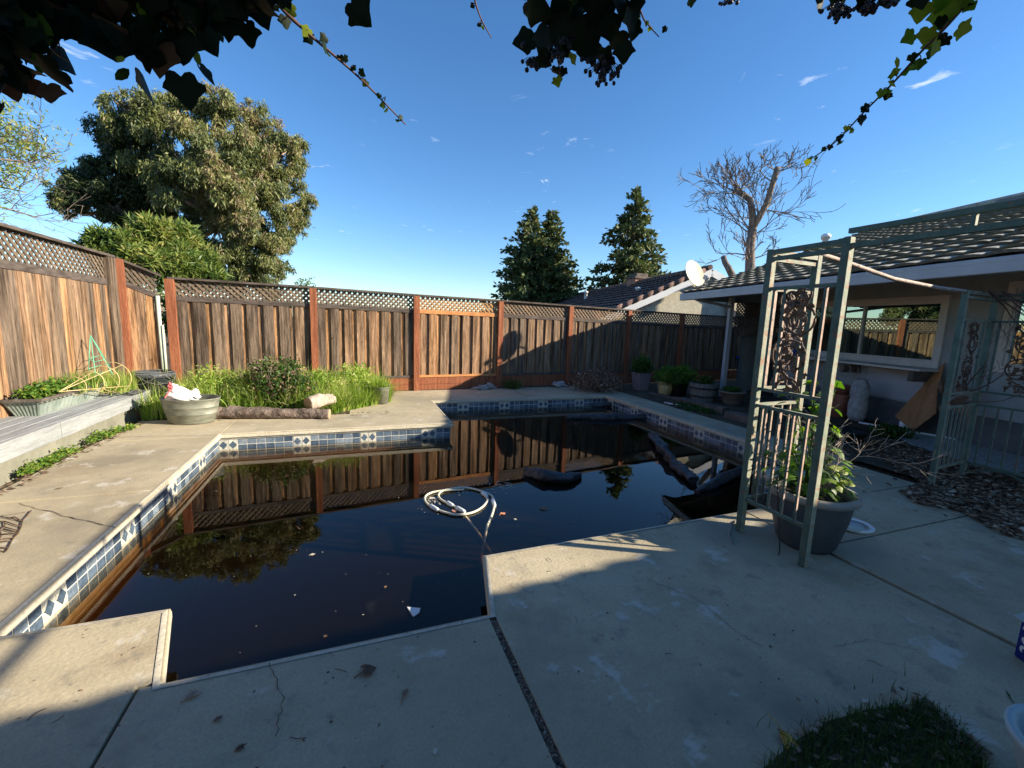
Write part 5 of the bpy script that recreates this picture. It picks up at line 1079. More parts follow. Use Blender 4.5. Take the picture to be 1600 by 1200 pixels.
w = MB(); w.obox(H(1.05, 3.95, 1.01), he*.2, hh_*.24, V((0, 0, .13))); tag(build('storage_box', w, 'bluepaint', None, H(1.1, 4, 1.0), bevel=.02), 'blue box on the left end of the window counter', 'box')
w = MB(); grid(w, H(1.02, 3.2, 1.012), hh_*.6, V((0, 0, .09)), 9, 1, .005); grid(w, H(1.02, 3.2, 1.012), hh_*.6, he*.3, 5, 2, .004); tag(build('dish_rack', w, 'white', None, H(1.1, 3.5, 1.0)), 'white wire rack lying on the window counter', 'rack')
kc2 = G(1335, 696); w = MB(); w.lathe([(0, 0), (.14, 0), (.24, .17), (.25, .18), (.22, .16), (.2, .13), (0, .13)], 28, (kc2.x+.05, kc2.y+.15, 0)); tag(build('black_bowl', w, 'blackplastic', None, kc2), 'wide black bowl on the ground behind the twiggy shrub', 'bowl')
bc_ = H(1.6, 6.3, 0); w = MB(); w.lathe([(0, 0), (.2, 0), (.24, .75), (.27, .75), (.27, .8), (0, .86)], 24, bc_); tag(build('blue_bin', w, 'bluepaint', None, bc_), 'dark blue bin standing in the shade of the porch', 'bin')
tcx = G(1592, 700); tp = thing('clay_bowl', 'big terracotta bowl with white band behind the farther gazebo panel', 'plant pot', (tcx.x, tcx.y, 0))
w = MB(); w.lathe([(0, .02), (.2, .02), (.36, .18), (.40, .34), (.38, .42), (.35, .42), (.33, .36)], 36, (tcx.x, tcx.y, 0)); build('body', w, 'terracotta', tp)
w = MB(); w.lathe([(.392, .26), (.402, .27), (.406, .33), (.398, .345)], 36, (tcx.x, tcx.y, 0)); build('white_band', w, 'white', tp)
w = MB(); w.disc((tcx.x, tcx.y, .36), .33); build('soil', w, 'soil', tp)
herb('leafy_plant', (tcx.x-.1, tcx.y, .52), .25, .25, .16, 260, .12, .08, 'broad leaved green plant in the big terracotta bowl', 'plant', rb=.3)
# leaf litter on the ground around the far gazebo corner
LP_ = [(1345, 688), (1400, 690), (1470, 715), (1600, 748), (1600, 845), (1560, 835), (1500, 800), (1430, 788), (1405, 770), (1440, 755), (1390, 725)]
LG = [G(*p) for p in LP_]
def inside(x, y, P):
    c = False; j = len(P)-1
    for i in range(len(P)):
        if (P[i].y > y) != (P[j].y > y) and x < (P[j].x-P[i].x)*(y-P[i].y)/(P[j].y-P[i].y)+P[i].x: c = not c
        j = i
    return c
def litter(n, f, smin, smax, z=.0, lift=.02):
    Q = []
    while len(Q) < n:
        p = f()
        if p is None: continue
        s_2 = U(smin, smax); a = U(0, 6.28); t = U(-.28, .28); t2 = U(-.4, .4); c0_ = np.array([p[0], p[1], z+U(.004, lift)+.3*s_2*abs(t)]); e1 = np.array([math.cos(a), math.sin(a), t])*s_2; e2 = np.array([-math.sin(a), math.cos(a), t2])*s_2*U(.35, .8)
        q = np.array([c0_-e1, c0_-e2, c0_+e1, c0_+e2]); q[:, 2] = np.maximum(q[:, 2], z+.003); Q.append(q)
    return np.array(Q)
x0, x1, y0, y1 = min(p.x for p in LG), max(p.x for p in LG), min(p.y for p in LG), max(p.y for p in LG)
def fl():
    x, y = U(x0-.2, x1), U(y0-.2, y1)
    if inside(x, y, LG) or random.random() < .015: return (x, y)
Q = litter(7500, fl, .012, .034, 0, .03); tag(quads('leaf_litter', Q, rng.random(len(Q)), 'litter', None, (5.8, 2.4, 0)), 'drift of dry brown leaves around the farther gazebo corner', 'leaf litter', None, 'stuff')
def fr(): return (U(-2.78, -2.62), U(3.5, 7.0)) if random.random() < .8 else (U(-1.8, .5), U(6.85, 7.05))
Q = litter(420, fr, .012, .028, 0, .008); tag(quads('leaf_litter', Q, rng.random(len(Q)), 'deadleaf', None, (-2.7, 5, 0)), 'line of dry leaf crumbs along the bench foot and the bed edge', 'leaf litter', None, 'stuff')
def fa():
    x, y = U(-2.6, 5.5), U(.2, 2.5)
    if inside(x, y, [V((p[0], p[1], 0)) for p in POOL]): return None
    return (x, y)
Q = litter(620, fa, .003, .009, 0, .002); tag(quads('deck_grit', Q, rng.random(len(Q)), 'deadleaf', None, (1, 1.5, 0)), 'grit and seed crumbs scattered over the concrete deck', 'debris', None, 'stuff')
w = MB()
for k in range(46):
    p = fa()
    while p is None: p = fa()
    a = U(0, 3.14); l_ = U(.02, .06); q = V((p[0], p[1], .004)); d = V((math.cos(a), math.sin(a), 0))*l_; w.tube([q, q+d*.5+V((U(-.006, .006), U(-.006, .006), .003)), q+d], .0013, 4)
tag(build('twig_scatter', w, 'stem', None, (1, 1.5, 0)), 'thin broken twigs scattered over the concrete deck', 'debris', None, 'stuff')
Q = litter(2600, lambda: (U(.62, .66), U(.3, 1.9)), .004, .011, -.014, .006); tag(quads('needle_litter', Q, rng.random(len(Q)), 'deadleaf', None, (.64, 1.2, 0)), 'pine needles and crumbs packed in the joint between deck slabs', 'debris', None, 'stuff')
# single fallen leaves on the shaded deck
for px, py, sz, rot, mm, lab, ol, fo2, cu, cr_ in ((573, 1050, .045, .3, 'deadleaf', 'large curled brown leaf on the deck near the close pool edge', OUT, .5, .6, .45),
    (302, 1088, .035, .5, 'deadleaf', 'tan pointed leaf on the deck nearest the left pool corner', OVAL, .6, .3, .95), (632, 1088, .035, 1.0, 'deadleaf', 'crumpled tan leaf on the deck right of the large curled leaf', OAK, .3, .4, .7),
    (338, 1128, .028, .7, 'deadleaf', 'broken brown leaf below the tan pointed leaf', OAK, .3, .3, .5), (680, 1178, .022, 1.4, 'paleleaf', 'small pale oak leaf at the bottom of the near deck', OAK, .1, .1, .5),
    (372, 1172, .03, .4, 'deadleaf', 'dark faded leaf mark at the bottom left of the deck', OAK, .1, .1, .1), (1352, 1097, .022, .1, 'paleleaf', 'small tan leaf on the deck behind the grass clump', OVAL, .2, .2, .5),
    (1575, 1087, .035, .6, 'leafgreen', 'single long green leaf on the deck left of the blue white bowl', [(0, -1), (.14, 0), (0, 1), (-.14, 0)], .1, .1, .25), (1303, 1150, .02, 1.9, 'paleleaf', 'small bleached oak leaf beside the grass clump', OAK, .1, .1, .5),
    (92, 764, .03, .5, 'deadleaf', 'small brown leaf on the sunny deck at left', OVAL, .3, .2, .5)):
    flat_leaf('fallen_leaf', px, py, .0, sz, rot, mm, lab, ol, fo2, cu, cr=cr_, stem=sz > .03)
c = G(1228, 1160); w = MB()
for k in range(7): a = 4.2+U(-.5, .5); leaf(w, c+V((U(-.012, .012), U(-.012, .012), .02)), (U(-.4, .4), U(-.4, .4), 1), (math.cos(a), math.sin(a), -.2), U(.022, .04), .3, .4, OVAL)
w.tube([c+V((0, 0, .02)), c+V((.01, .05, .03)), c+V((.012, .09, .03))], .0016, 5)
tag(build('yellow_flower', w, 'yellowleaf', None, c), 'withered yellow flower lying left of the grass clump', 'flower')
w = MB(); c = G(1425, 868); pts_ = []
for k in range(22): a = 2*PI*k/22; pts_.append(c + V((.20*math.cos(a)*U(.55, 1), .05*math.sin(a)*U(.5, 1), .003)))
w.poly(pts_)
# grass clump in the deck, near right
GC = [G(*p) for p in ((1180, 1215), (1235, 1165), (1290, 1130), (1350, 1112), (1440, 1100), (1480, 1130), (1530, 1180), (1545, 1215))]
w = MB(); w.poly([p+V((0, 0, .006)) for p in GC][::-1]); tag(build('soil_patch', w, 'dirt'), kind='structure')
gpp = []
while len(gpp) < 2500:
    x, y = U(min(p.x for p in GC), max(p.x for p in GC)), U(min(p.y for p in GC), max(p.y for p in GC))
    if inside(x, y, GC) and (x-GC[4].x)*.9 < .05+U(-.04, .02): gpp.append((x, y, .004))
for k in range(260): q = random.choice(gpp); gpp.append((q[0]+random.gauss(0, .05), q[1]+random.gauss(0, .05), .004))
tuft('lawn_grass', gpp, .062, .0035, 'patch of short dark green grass at the close right edge of the deck', 'grass', GC[3], m_='lawn', lean=.8, rb=.45, kind='stuff')
def fg():
    p = G(U(1470, 1560), U(1110, 1215)); t = (p.x-1.9)
    return (GC[4].x+U(-.03, .12)+U(0, 1)*.1, U(.45, .92)) 
def fg():
    t = U(0, 1); a = GC[4].lerp(GC[6], t); return (a.x+U(-.03, .035), a.y+U(-.02, .02))
Q = np.concatenate([litter(320, fg, .010, .022, 0, .012), litter(170, lambda: (lambda q: (q[0]+random.gauss(0, .05), q[1]+random.gauss(0, .05)))(random.choice(gpp)), .008, .020, .004, .03)]); tag(quads('leaf_litter', Q, .4+.6*rng.random(len(Q)), 'deadleaf', None, GC[5]), 'pale dry leaves beside and among the short grass at the lower right', 'leaf litter', None, 'stuff')
# blue carton with a sheet of paper on top
bx0 = G(1584, 1024); bx_t = GP(1583, 966, bx0, V((bx0.x, bx0.y, 0)).normalized()); hB = bx_t.z
ux_ = V((-.45, -.89, 0)).normalized(); uy_ = V((.89, -.45, 0)).normalized()
bxo = thing('cardboard_box', 'deep blue carton with white lettering at the right edge of the deck', 'box', bx0)
w = MB(); w.obox(bx0+V((0, 0, .002)), ux_*.26, uy_*.16, V((0, 0, hB))); build('carton', w, 'carton', bxo, bevel=.003)
def text(s, size, org, ex, ey, ez, mname, name, parent):
    cu = bpy.data.curves.new('t', 'FONT'); cu.body = s; cu.size = size; cu.extrude = .0006; cu.shear = .25; cu.offset = size*.018
    ob = bpy.data.objects.new('t', cu); COL.objects.link(ob); dg = bpy.context.evaluated_depsgraph_get(); me = bpy.data.meshes.new_from_object(ob.evaluated_get(dg)); bpy.data.objects.remove(ob)
    po = ORG[parent.name]
    for v in me.vertices: p = org + ex*v.co.x + ey*v.co.y + ez*v.co.z; v.co = p-po
    me.materials.clear(); link(name, me, [mname], parent, po)
nB = ux_.cross(V((0, 0, 1))).normalized()
nB = nB if nB.dot(EY-bx0) > 0 else -nB
text('30q', .085, bx0 + ux_*.078 + V((0, 0, hB*.14)) + nB*.0015, V((0, 0, 1)), -ux_, nB, 'white', 'lettering', bxo)
text('7', .03, bx0 + ux_*.035 + V((0, 0, hB*.80)) + nB*.0015, V((0, 0, 1)), -ux_, nB, 'white', 'lettering', bxo)
w = MB(); K2 = 10
b_base = bx0+V((0, 0, hB+.004)); rows = []
for i in range(K2+1):
    t = i/K2; zc = .004+.035*math.sin(t*PI*.9)*(1 if i < K2 else 1); rows.append((b_base - ux_*.03 + uy_*(.17*t-.01) + V((0, 0, zc)), b_base + ux_*.28 + uy_*(.17*t) + V((0, 0, zc*.8))))
for i in range(K2): w.cs = True; w.poly([rows[i][0], rows[i][1], rows[i+1][1], rows[i+1][0]])
pp_ = build('paper_sheet', w, 'tubwhite', None, b_base); sm_ = pp_.modifiers.new('s', 'SOLIDIFY'); sm_.thickness = .0015; tag(pp_, 'curled pale blue paper sheet lying on top of the blue carton', 'paper')
tw_ = G(1672, 1262); w = MB(); w.lathe([(0, 0), (.10, 0), (.13, .04), (.165, .15), (.185, .19), (.19, .205), (.18, .215), (.155, .205), (.13, .15), (.10, .06), (0, .05)], 40, (tw_.x, tw_.y, 0), 1, .9, .4)
tag(build('plastic_bowl', w, 'tubwhite', None, tw_), 'rounded pale blue white bowl at the lower right edge of the deck', 'bowl')

# ================================================================== TREES BEYOND THE FENCES
def clump_tree(name, label, trunk, trunk_r, cl, n, L, Wd, droop, m_, bark, D, px_scale=1.0, limbs=True, shell=.5, group=None, sub=0):
    """cl: (px, py, radius in px, brightness, depth offset)"""
    base = V((trunk[0].x, trunk[0].y, 0)); root = thing(name, label, 'tree', base, group)
    C_ = []; SC = []
    for (px, py, r_, rb, dz) in cl:
        P = GD(px, py, D+dz); k = (P-EY).dot(c_fwd)/FPX
        Rk = r_*k*px_scale; C_.append((tuple(P), Rk, 1.0, rb))
        if sub:
            for _ in range(sub):
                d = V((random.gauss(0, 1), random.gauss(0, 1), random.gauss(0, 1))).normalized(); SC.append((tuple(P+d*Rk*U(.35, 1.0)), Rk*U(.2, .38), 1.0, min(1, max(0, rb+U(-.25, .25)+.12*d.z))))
    q, rr = leaves(SC or C_, n, L, Wd, droop, shell); quads('crown', q, rr, m_, root)
    w = MB(); w.tube(trunk, [trunk_r*(1-.5*i/(len(trunk)-1)) for i in range(len(trunk))], 10)
    if limbs:
        top = trunk[-1]
        for (c, r_, _, _) in C_:
            c = V(c); s0 = trunk[max(0, len(trunk)-1-random.randint(0, 1))]; mid = s0.lerp(c, .5)+V((U(-.3, .3), U(-.3, .3), U(-.5, .1))); w.tube([s0, mid, c], [trunk_r*.45, trunk_r*.28, trunk_r*.08], 6)
            for k in range(4): d = V((random.gauss(0, 1), random.gauss(0, 1), random.gauss(0, .7))).normalized(); w.tube([mid.lerp(c, .5), c+d*r_*.4, c+d*r_*.85], [trunk_r*.12, trunk_r*.07, .01], 4)
    build('trunk', w, bark, root); return root
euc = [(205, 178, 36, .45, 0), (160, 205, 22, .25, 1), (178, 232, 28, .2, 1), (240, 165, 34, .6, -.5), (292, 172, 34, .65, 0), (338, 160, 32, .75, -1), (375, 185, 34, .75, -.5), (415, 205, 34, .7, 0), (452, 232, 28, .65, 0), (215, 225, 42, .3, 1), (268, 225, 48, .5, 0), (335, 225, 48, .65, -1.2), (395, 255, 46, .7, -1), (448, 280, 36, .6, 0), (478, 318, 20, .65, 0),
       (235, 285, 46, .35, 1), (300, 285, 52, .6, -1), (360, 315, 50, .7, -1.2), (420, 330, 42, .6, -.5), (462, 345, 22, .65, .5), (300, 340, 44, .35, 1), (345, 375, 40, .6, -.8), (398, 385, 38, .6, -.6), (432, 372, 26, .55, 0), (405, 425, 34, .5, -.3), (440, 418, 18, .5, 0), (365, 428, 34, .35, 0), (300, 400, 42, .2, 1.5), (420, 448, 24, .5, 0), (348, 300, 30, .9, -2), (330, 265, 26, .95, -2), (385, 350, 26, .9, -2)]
tb_ = [GD(372, 470, 22), GD(362, 400, 22), GD(350, 350, 22), GD(335, 290, 22)]; tb_.insert(0, V((tb_[0].x, tb_[0].y, 0)))
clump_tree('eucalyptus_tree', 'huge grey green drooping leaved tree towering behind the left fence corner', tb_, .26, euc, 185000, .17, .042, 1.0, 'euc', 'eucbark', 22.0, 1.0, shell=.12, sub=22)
dark = [(100, 300, 22, .12, 0), (125, 285, 26, .15, 0), (165, 275, 30, .1, 0), (150, 312, 34, .08, 0), (200, 300, 34, .1, 0), (205, 272, 18, .15, 0), (238, 318, 34, .1, .5), (92, 318, 14, .5, 0), (120, 325, 20, .4, 0), (185, 335, 26, .1, 0), (230, 345, 26, .1, 0), (140, 262, 16, .15, 0)]
tt = [GD(215, 470, 23.5), GD(205, 380, 23.5), GD(190, 330, 23.5)]; tt.insert(0, V((tt[0].x, tt[0].y, 0)))
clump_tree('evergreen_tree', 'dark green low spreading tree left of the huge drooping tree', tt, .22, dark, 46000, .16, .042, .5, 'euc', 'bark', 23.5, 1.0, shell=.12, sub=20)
ole = [(215, 380, 32, .6, 0), (255, 368, 28, .7, 0), (290, 385, 32, .65, 0), (312, 405, 24, .6, 0), (180, 385, 26, .5, 0), (150, 372, 16, .3, 0), (240, 410, 38, .65, -.3), (285, 425, 32, .55, -.2), (200, 415, 32, .5, 0), (325, 432, 22, .45, 0), (165, 405, 22, .45, 0), (232, 355, 16, .8, 0), (135, 385, 12, .3, 0)]
tt = [GD(250, 480, 11.6), GD(250, 430, 11.6), GD(248, 400, 11.6)]; tt.insert(0, V((tt[0].x, tt[0].y, 0)))
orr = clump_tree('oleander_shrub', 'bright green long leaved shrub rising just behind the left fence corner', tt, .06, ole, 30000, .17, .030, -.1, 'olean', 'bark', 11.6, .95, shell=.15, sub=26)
q, rr = leaves([(tuple(GD(x, y, 9.8)), r_, 1.0, .3) for x, y, r_ in ((262, 505, .22), (258, 470, .2))], 500, .14, .03, 0, .2); quads('side_leaves', q, rr, 'olean', orr)
def conifer(name, label, tip, base_px, D, half_l, half_r, n, lean=0, gap=.25, group=None, sd=1):
    random.seed(sd); T_ = GD(*tip, D); B_ = GD(*base_px, D); B_ = V((B_.x, B_.y, 0)); hgt = T_.z
    root = thing(name, label, 'tree', B_, group); k = (T_-EY).dot(c_fwd)/FPX; zvis = GD(*base_px, D).z
    w = MB(); w.tube([B_, B_.lerp(T_, .5), T_], [.28, .16, .02], 8); Q = []; RR = []
    rl_, rr_ = half_l*k, half_r*k; z = zvis-1.0; lev = 0
    while z < hgt-.15:
        t = (z-zvis)/(hgt-zvis); rad = (1-max(0, t))**.95
        for j in range(random.randint(5, 7) if t < .85 else 4):
            a = U(0, 2*PI); side = math.cos(a - YAW*-1)       # along image right
            R_ = ((rr_ if math.cos(a+YAW) > 0 else rl_)*rad*1.32 + .10)*U(.62, 1.08)
            if random.random() < gap*.4: R_ *= .55
            p0 = B_.lerp(T_, z/hgt); d = V((math.cos(a), math.sin(a), U(.02, .22)-.10*(1-t))); p1_ = p0+d*R_; w.tube([p0, p0.lerp(p1_, .5)+V((0, 0, -.05)), p1_], [.04, .025, .008], 4, cap=False)
            m2 = max(10, int(R_*34)); u = rng.random(m2)**.75; wd = (.12+.30*(1-u)*R_*.5)*min(1, .35+R_*.5)
            c = np.array(p0)[None]+np.array(p1_-p0)[None]*u[:, None]+rng.normal(size=(m2, 3))*np.stack([wd, wd, wd*.40], 1)
            dirs = np.array(d)[None]+rng.normal(size=(m2, 3))*.7; dirs /= np.linalg.norm(dirs, axis=1)[:, None]; sdv = np.cross(dirs, rng.normal(size=(m2, 3))); sdv /= np.linalg.norm(sdv, axis=1)[:, None]
            l = .34*(.6+.7*rng.random(m2))[:, None]; ww = .10*(.6+.7*rng.random(m2))[:, None]
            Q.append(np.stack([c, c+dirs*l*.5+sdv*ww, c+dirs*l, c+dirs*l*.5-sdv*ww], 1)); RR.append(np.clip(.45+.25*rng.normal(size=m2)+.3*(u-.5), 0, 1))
        z += U(.16, .34)
    quads('crown', np.concatenate(Q), np.concatenate(RR), 'conifer', root); build('trunk', w, 'bark', root); return root
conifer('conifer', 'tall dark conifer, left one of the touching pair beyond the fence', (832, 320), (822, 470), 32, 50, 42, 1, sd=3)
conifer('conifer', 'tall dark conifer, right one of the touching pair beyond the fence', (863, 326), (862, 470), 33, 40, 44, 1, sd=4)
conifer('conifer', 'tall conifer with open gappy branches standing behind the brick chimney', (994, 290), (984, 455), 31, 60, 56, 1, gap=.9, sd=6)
# bare pollarded tree
random.seed(12)
DB = 21.0; gp_ = lambda x, y, d=0: GD(x, y, DB+d)
root = thing('bare_tree', 'leafless pollarded tree with two cut limbs behind the tiled roof', 'tree', (gp_(1172, 420).x, gp_(1172, 420).y, 0))
w = MB(); t0b = gp_(1172, 420); fork = gp_(1176, 356)
w.tube([V((t0b.x, t0b.y, 0)), t0b, gp_(1172, 390), fork], [.30, .20, .18, .17], 10)
limL = [fork, gp_(1176, 335), gp_(1172, 312), gp_(1160, 303), gp_(1149, 298), gp_(1152, 289)]; limR = [fork, gp_(1186, 340), gp_(1198, 318), gp_(1206, 292), gp_(1211, 275), gp_(1215, 261)]
w.tube(limL, [.15, .13, .125, .12, .12, .09], 9); w.tube(limR, [.14, .12, .12, .11, .11, .10], 9); build('trunk', w, 'bark', root)
w = MB(); rt_ = c_right
for lim, n_5 in ((limL, 10), (limR, 10), ([t0b, gp_(1172, 400), gp_(1172, 380), fork], 10)):
    for k in range(n_5):
        i = random.randint(1, len(lim)-1); p = lim[i].lerp(lim[i-1], U(0, .9)); a = U(-.15, PI+.15) if lim is not limL else U(.6, PI+.5)
        d = rt_*math.cos(a)+V((0, 0, .55*math.sin(a)+.1))+c_fwd*U(-.6, .6); branchy(w, p, d, U(1.1, 1.75)*(.62 if p.z > fork.z+1.5 else 1), .032, 3, .62, .12, 5, 3, .2, .011)
build('branches', w, 'bark', root)
w = MB(); w.tube([GD(1145, 432, 17.5), GD(1138, 418, 17.5), GD(1133, 410, 17.5), GD(1130, 400, 17.5)], [.12, .11, .10, .09], 9); s_b = GD(1145, 432, 17.5); w.tube([V((s_b.x, s_b.y, 0)), s_b], [.16, .12], 8)
tag(build('tree_stump', w, 'bark', None, (s_b.x, s_b.y, 0)), 'leaning cut tree stub poking above the roof beside the dish', 'tree stub')
# feathery tree at the far left
random.seed(31)
Dl = 15.5; root = thing('bare_tree', 'thin feathery branched tree reaching in from the left edge', 'tree', (GD(-160, 430, Dl).x, GD(-160, 430, Dl).y, 0))
w = MB(); b0l = GD(-150, 400, Dl); w.tube([V((b0l.x, b0l.y, 0)), b0l, GD(-110, 300, Dl)], [.2, .14, .09], 8)
for (a, b) in (((-110, 300), (60, 255)), ((-120, 330), (40, 300)), ((-120, 350), (60, 340)), ((-110, 300), (10, 215)), ((-130, 370), (30, 365))):
    A_, B_ = GD(*a, Dl), GD(*b, Dl+U(-1, 1)); mid = A_.lerp(B_, .5)+V((0, 0, .4)); w.tube([A_, mid, B_], [.06, .035, .01], 5)
    for k in range(5):
        t = U(.25, 1); p = A_.lerp(mid, t*2) if t < .5 else mid.lerp(B_, t*2-1); branchy(w, p, rt_*U(.2, 1)+V((0, 0, U(-.5, .5)))+c_fwd*U(-.4, .4), U(.6, 1.0), .010, 2, .8, .08, 4, 3, .2, .005)
build('trunk', w, 'bark', root)
C_ = [(tuple(GD(x, y, Dl)), r_, 1.0, rb) for x, y, r_, rb in ((10, 205, .9, .8), (45, 225, .55, .85), (-30, 215, 1.0, .7), (70, 238, .28, .9), (10, 262, .5, .8), (-40, 280, .8, .7))]
q, rr = leaves(C_, 4200, .12, .028, .4, .1, jit=.5); quads('crown', q, rr, 'olean', root)
# low trees that close the view past the fences and fill the window reflections
def backtree(label, x, y, h, r_, sd, m_='euc', rb=.5, n=9000):
    random.seed(sd); root = thing('garden_tree', label, 'tree', (x, y, 0), 'trees beyond the left fence'); C_ = []
    for k in range(11): a = U(0, 6.28); rr_ = r_*U(0, .75); C_.append(((x+rr_*math.cos(a), y+rr_*math.sin(a), h*U(.5, .88)), r_*U(.32, .5), 1.0, rb+U(-.15, .15)))
    q, rr = leaves(C_, n, .26, .10, .3, .45); quads('crown', q, rr, m_, root); w = MB(); w.tube([(x, y, 0), (x+.1, y, h*.4), (x, y+.1, h*.75)], [.18, .13, .06], 8)
    for c, _, _, _ in C_: w.tube([(x+.05, y, h*.45), c], [.06, .02], 5)
    build('trunk', w, 'bark', root)
backtree('small bushy tree standing far beyond the left fence near the viewer', -8.5, 3, 5.0, 2.0, 41)
w = MB(); q, rr = leaves([(tuple(GD(480, 445, 26)), .5, 1.0, .5), (tuple(GD(468, 448, 26)), .4, 1, .5)], 260, .16, .05, 0, .2); tag(quads('distant_tree', q, rr, 'olean', None, GD(478, 470, 26)), 'small faint tree top just above the fence, right of the huge tree', 'tree')

# ================================================================== IVY HANGING OVERHEAD
random.seed(77)
def ivy_leaf_facing(mb, p, size, cr, ol=OUT):
    toc = (EY-p).normalized(); nrm = toc*U(.3, 1)+V((U(-.7, .7), U(-.7, .7), U(-.5, .5))); up = V((U(-.7, .7), U(-.5, .5), U(-1, -.1)))
    mb.cr = cr; leaf(mb, p, nrm, up, size, U(.05, .35), U(0, .35), ol)
def vine(name, label, pts, D, sz, n, lit=.3, rad=.0035, extra=None, berries=None, spread=.04, px0=None, group='ivy vines hanging from the patio cover', dry=0):
    P = [GD(x, y, D + (i*.012)) for i, (x, y) in enumerate(pts)]; root = thing(name, label, 'vine', P[0], group)
    # carry the stem up to the edge of the patio cover
    top = P[0]+V((0, -.25, .5)); w = MB(); SP = smooth([top, top.lerp(P[0], .5)+V((0, 0, .03)), *P], 5); w.tube(SP, [rad*1.3]*(len(SP)//2)+[rad*(1-.6*i/(len(SP)-len(SP)//2)) for i in range(len(SP)-len(SP)//2)], 6); build('stem', w, 'stem', root)
    lv = MB(); st = MB(); L_ = [0]
    for i in range(len(P)-1): L_.append(L_[-1]+(P[i+1]-P[i]).length)
    for k in range(n):
        s_3 = L_[-1]*(k+U(.1, .9))/n; i = max(j for j in range(len(L_)) if L_[j] <= s_3); i = min(i, len(P)-2); p = P[i].lerp(P[i+1], (s_3-L_[i])/max(1e-6, L_[i+1]-L_[i]))
        t = s_3/L_[-1]; size = sz*(1-.55*t)*U(.7, 1.15); off = (c_right*random.choice((-1, 1))*U(.3, 1)+V((0, 0, U(-.6, .6)))+c_fwd*U(-.5, .5))*(size*1.1)
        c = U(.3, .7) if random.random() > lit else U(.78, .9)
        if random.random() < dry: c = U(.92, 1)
        ivy_leaf_facing(lv, p+off, size, c); st.tube([p, p+off*.6+V((0, 0, .006)), p+off], .0012, 4, cap=False)
    for (x, y, r_, c, ol) in (extra or []):
        p = GD(x, y, D+U(-.03, .03)); k = (p-EY).dot(c_fwd)/FPX; ivy_leaf_facing(lv, p, r_*k, c, ol); 
    build('leaves', lv, 'ivy', root); build('leaf_stalks', st, 'stem', root)
    for (x, y, rx, ry, nb) in (berries or []):
        b = MB(); c0 = GD(x, y-ry*1.3, D)
        for k in range(nb):
            p = GD(x+random.gauss(0, rx*.5), y+random.gauss(0, ry*.5), D+U(-.03, .03)); b.ball(p, U(.0042, .0062), 6); b.tube([c0.lerp(p, .3), p], .0009, 3, cap=False)
        build('berries', b, 'berry', root)
    return root
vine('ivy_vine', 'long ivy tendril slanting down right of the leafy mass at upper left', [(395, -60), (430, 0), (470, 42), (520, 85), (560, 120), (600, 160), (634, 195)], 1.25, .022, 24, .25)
vine('ivy_vine', 'short ivy tendril left of the berry clusters at top centre', [(730, -60), (742, 0), (752, 30), (768, 60)], 1.2, .017, 5, .4, rad=.0025)
vine('ivy_vine', 'broad leaved ivy spray with dark berries at top centre', [(880, -90), (870, 0), (862, 40), (870, 85), (878, 125)], 1.1, .045, 14, .1, extra=[(x, y, r_, c, OUT) for x, y, r_, c in ((830, 8, 36, .3), (855, 55, 34, .35), (880, 30, 34, .3), (905, 50, 36, .35), (930, 70, 34, .3), (950, 25, 38, .35), (985, 12, 34, .3), (965, 55, 30, .4), (900, -5, 36, .3), (930, -5, 36, .35), (825, 62, 26, .35), (845, 90, 20, .5), (893, 92, 12, .86), (870, 125, 11, .9), (940, 90, 24, .35), (975, 75, 22, .5), (990, 40, 22, .4), (865, 20, 34, .3), (850, -8, 34, .3), (972, -10, 36, .3), (912, 15, 36, .3))],
     berries=[(828, 100, 14, 10, 22), (870, 88, 14, 16, 22), (820, 68, 6, 5, 8), (945, 112, 20, 20, 60), (888, 66, 10, 6, 8)])
vine('ivy_vine', 'small leaved ivy tendril right of the berry spray at top centre', [(985, -60), (1002, 20), (1016, 42), (1030, 58)], 1.2, .016, 6, .3, rad=.0025)
vine('ivy_vine', 'sunlit yellow green ivy tendril trailing down at upper right', [(1560, -60), (1510, 5), (1470, 50), (1440, 80), (1395, 130), (1350, 175), (1305, 222), (1264, 250)], 1.6, .028, 34, .55, extra=[(x, y, r_, c, OUT) for x, y, r_, c in ((1440, 15, 20, .84), (1470, 20, 20, .86), (1495, 10, 20, .82), (1450, 50, 18, .88), (1500, 45, 17, .9), (1425, 55, 16, .8), (1460, 70, 18, .85), (1405, 95, 13, .89), (1440, -5, 22, .5), (1480, -8, 24, .8), (1262, 252, 7, .9))])
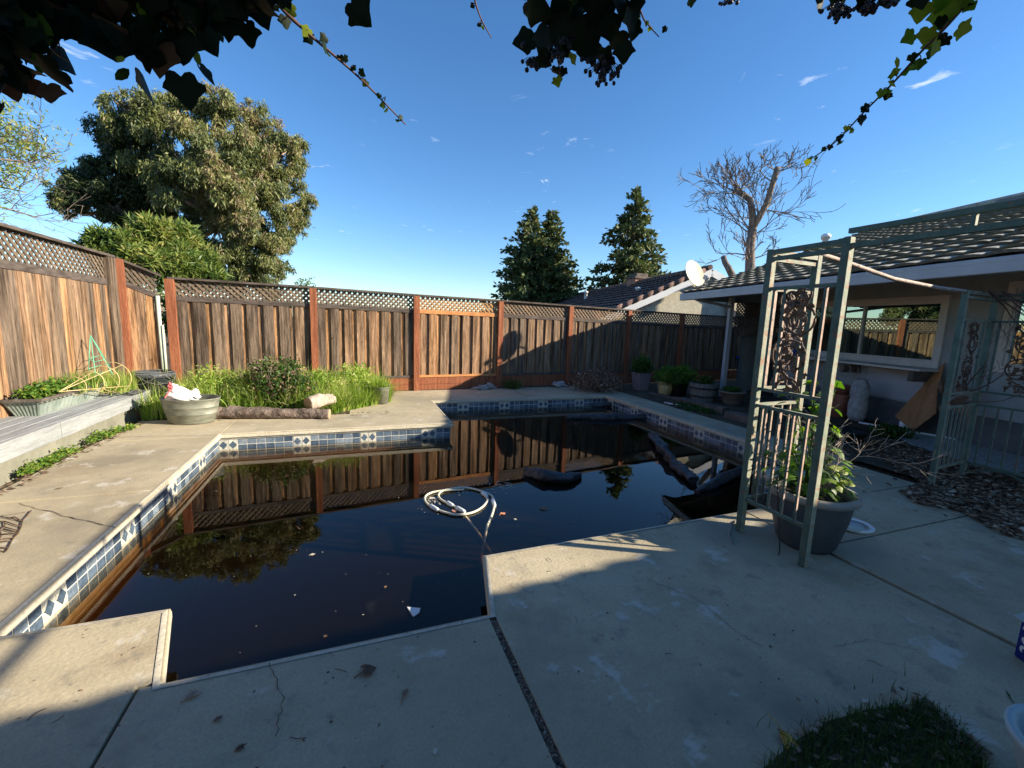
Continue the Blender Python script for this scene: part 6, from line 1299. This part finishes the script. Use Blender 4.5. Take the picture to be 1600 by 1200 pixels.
vine('ivy_vine', 'dark ivy and berry clusters along the top edge near the upper right', [(1340, -90), (1335, -40), (1340, -12)], 1.5, .035, 6, .2, extra=[(1285, 2, 16, .3, OUT), (1385, -2, 18, .4, OUT), (1310, -8, 20, .3, OUT), (1355, -10, 22, .35, OUT), (1078, 0, 12, .3, OUT), (1040, 45, 7, .3, OUT), (1440, 0, 14, .4, OUT)], berries=[(1308, 18, 20, 14, 45), (1358, 12, 24, 12, 45), (1140, 2, 18, 5, 16), (1395, 4, 10, 6, 10)])
random.seed(101); ex = []
def bound(x):
    K_ = [(-60, 150), (0, 120), (20, 80), (45, 45), (70, 50), (95, 62), (130, 66), (150, 78), (185, 90), (215, 105), (250, 95), (290, 85), (320, 55), (345, 62), (365, 30), (400, 38), (425, 5), (450, -20)]
    for a, b in zip(K_[:-1], K_[1:]):
        if a[0] <= x <= b[0]: return a[1]+(b[1]-a[1])*(x-a[0])/(b[0]-a[0])
    return -20
for k in range(230):
    x = U(-60, 440); y = U(-70, bound(x)-16); ex.append((x, y, U(24, 40), U(0, .6) if random.random() > .12 else U(.92, 1), OUT))
ex += [(85, 112, 34, .3, OUT), (228, 128, 36, .25, OUT), (286, 130, 36, .2, OUT), (188, 92, 10, .85, OVAL), (192, 115, 16, .6, OVAL), (300, 60, 18, .86, OVAL), (306, 88, 16, .84, OVAL), (45, 125, 28, .93, OUT), (75, 138, 24, .97, OUT), (15, 130, 28, .95, OUT), (0, 100, 30, .93, OUT), (316, 112, 22, .4, OUT), (325, 60, 26, .3, OUT), (222, 5, 20, .8, OUT), (555, 12, 32, .25, OUT), (385, 45, 26, .3, OUT), (2, 165, 12, .3, OUT)]
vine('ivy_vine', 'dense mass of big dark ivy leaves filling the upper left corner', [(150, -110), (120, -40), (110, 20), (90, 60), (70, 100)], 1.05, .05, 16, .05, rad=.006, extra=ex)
random.seed(202); ex2 = [(U(-50, 40), U(-60, 110), U(26, 44), U(0, .55), OUT) for _ in range(60)]
vine('ivy_vine', 'darkest ivy leaves crowding the extreme left edge of the upper left corner', [(-20, -80), (-10, 0), (0, 60), (8, 110)], .95, .04, 12, 0, rad=.005, extra=ex2)
w = MB(); w.tube([GD(-40, -60, 1.0), GD(0, 40, 1.0), GD(18, 60, 1.0), GD(4, 120, 1.0), GD(-30, 180, 1.0)], [.008, .008, .007, .006, .005], 8); tag(build('ivy_branch', w, 'darkmetal', None, GD(0, 40, 1.0)), 'thick dark woody ivy branch in the far upper left corner', 'branch')
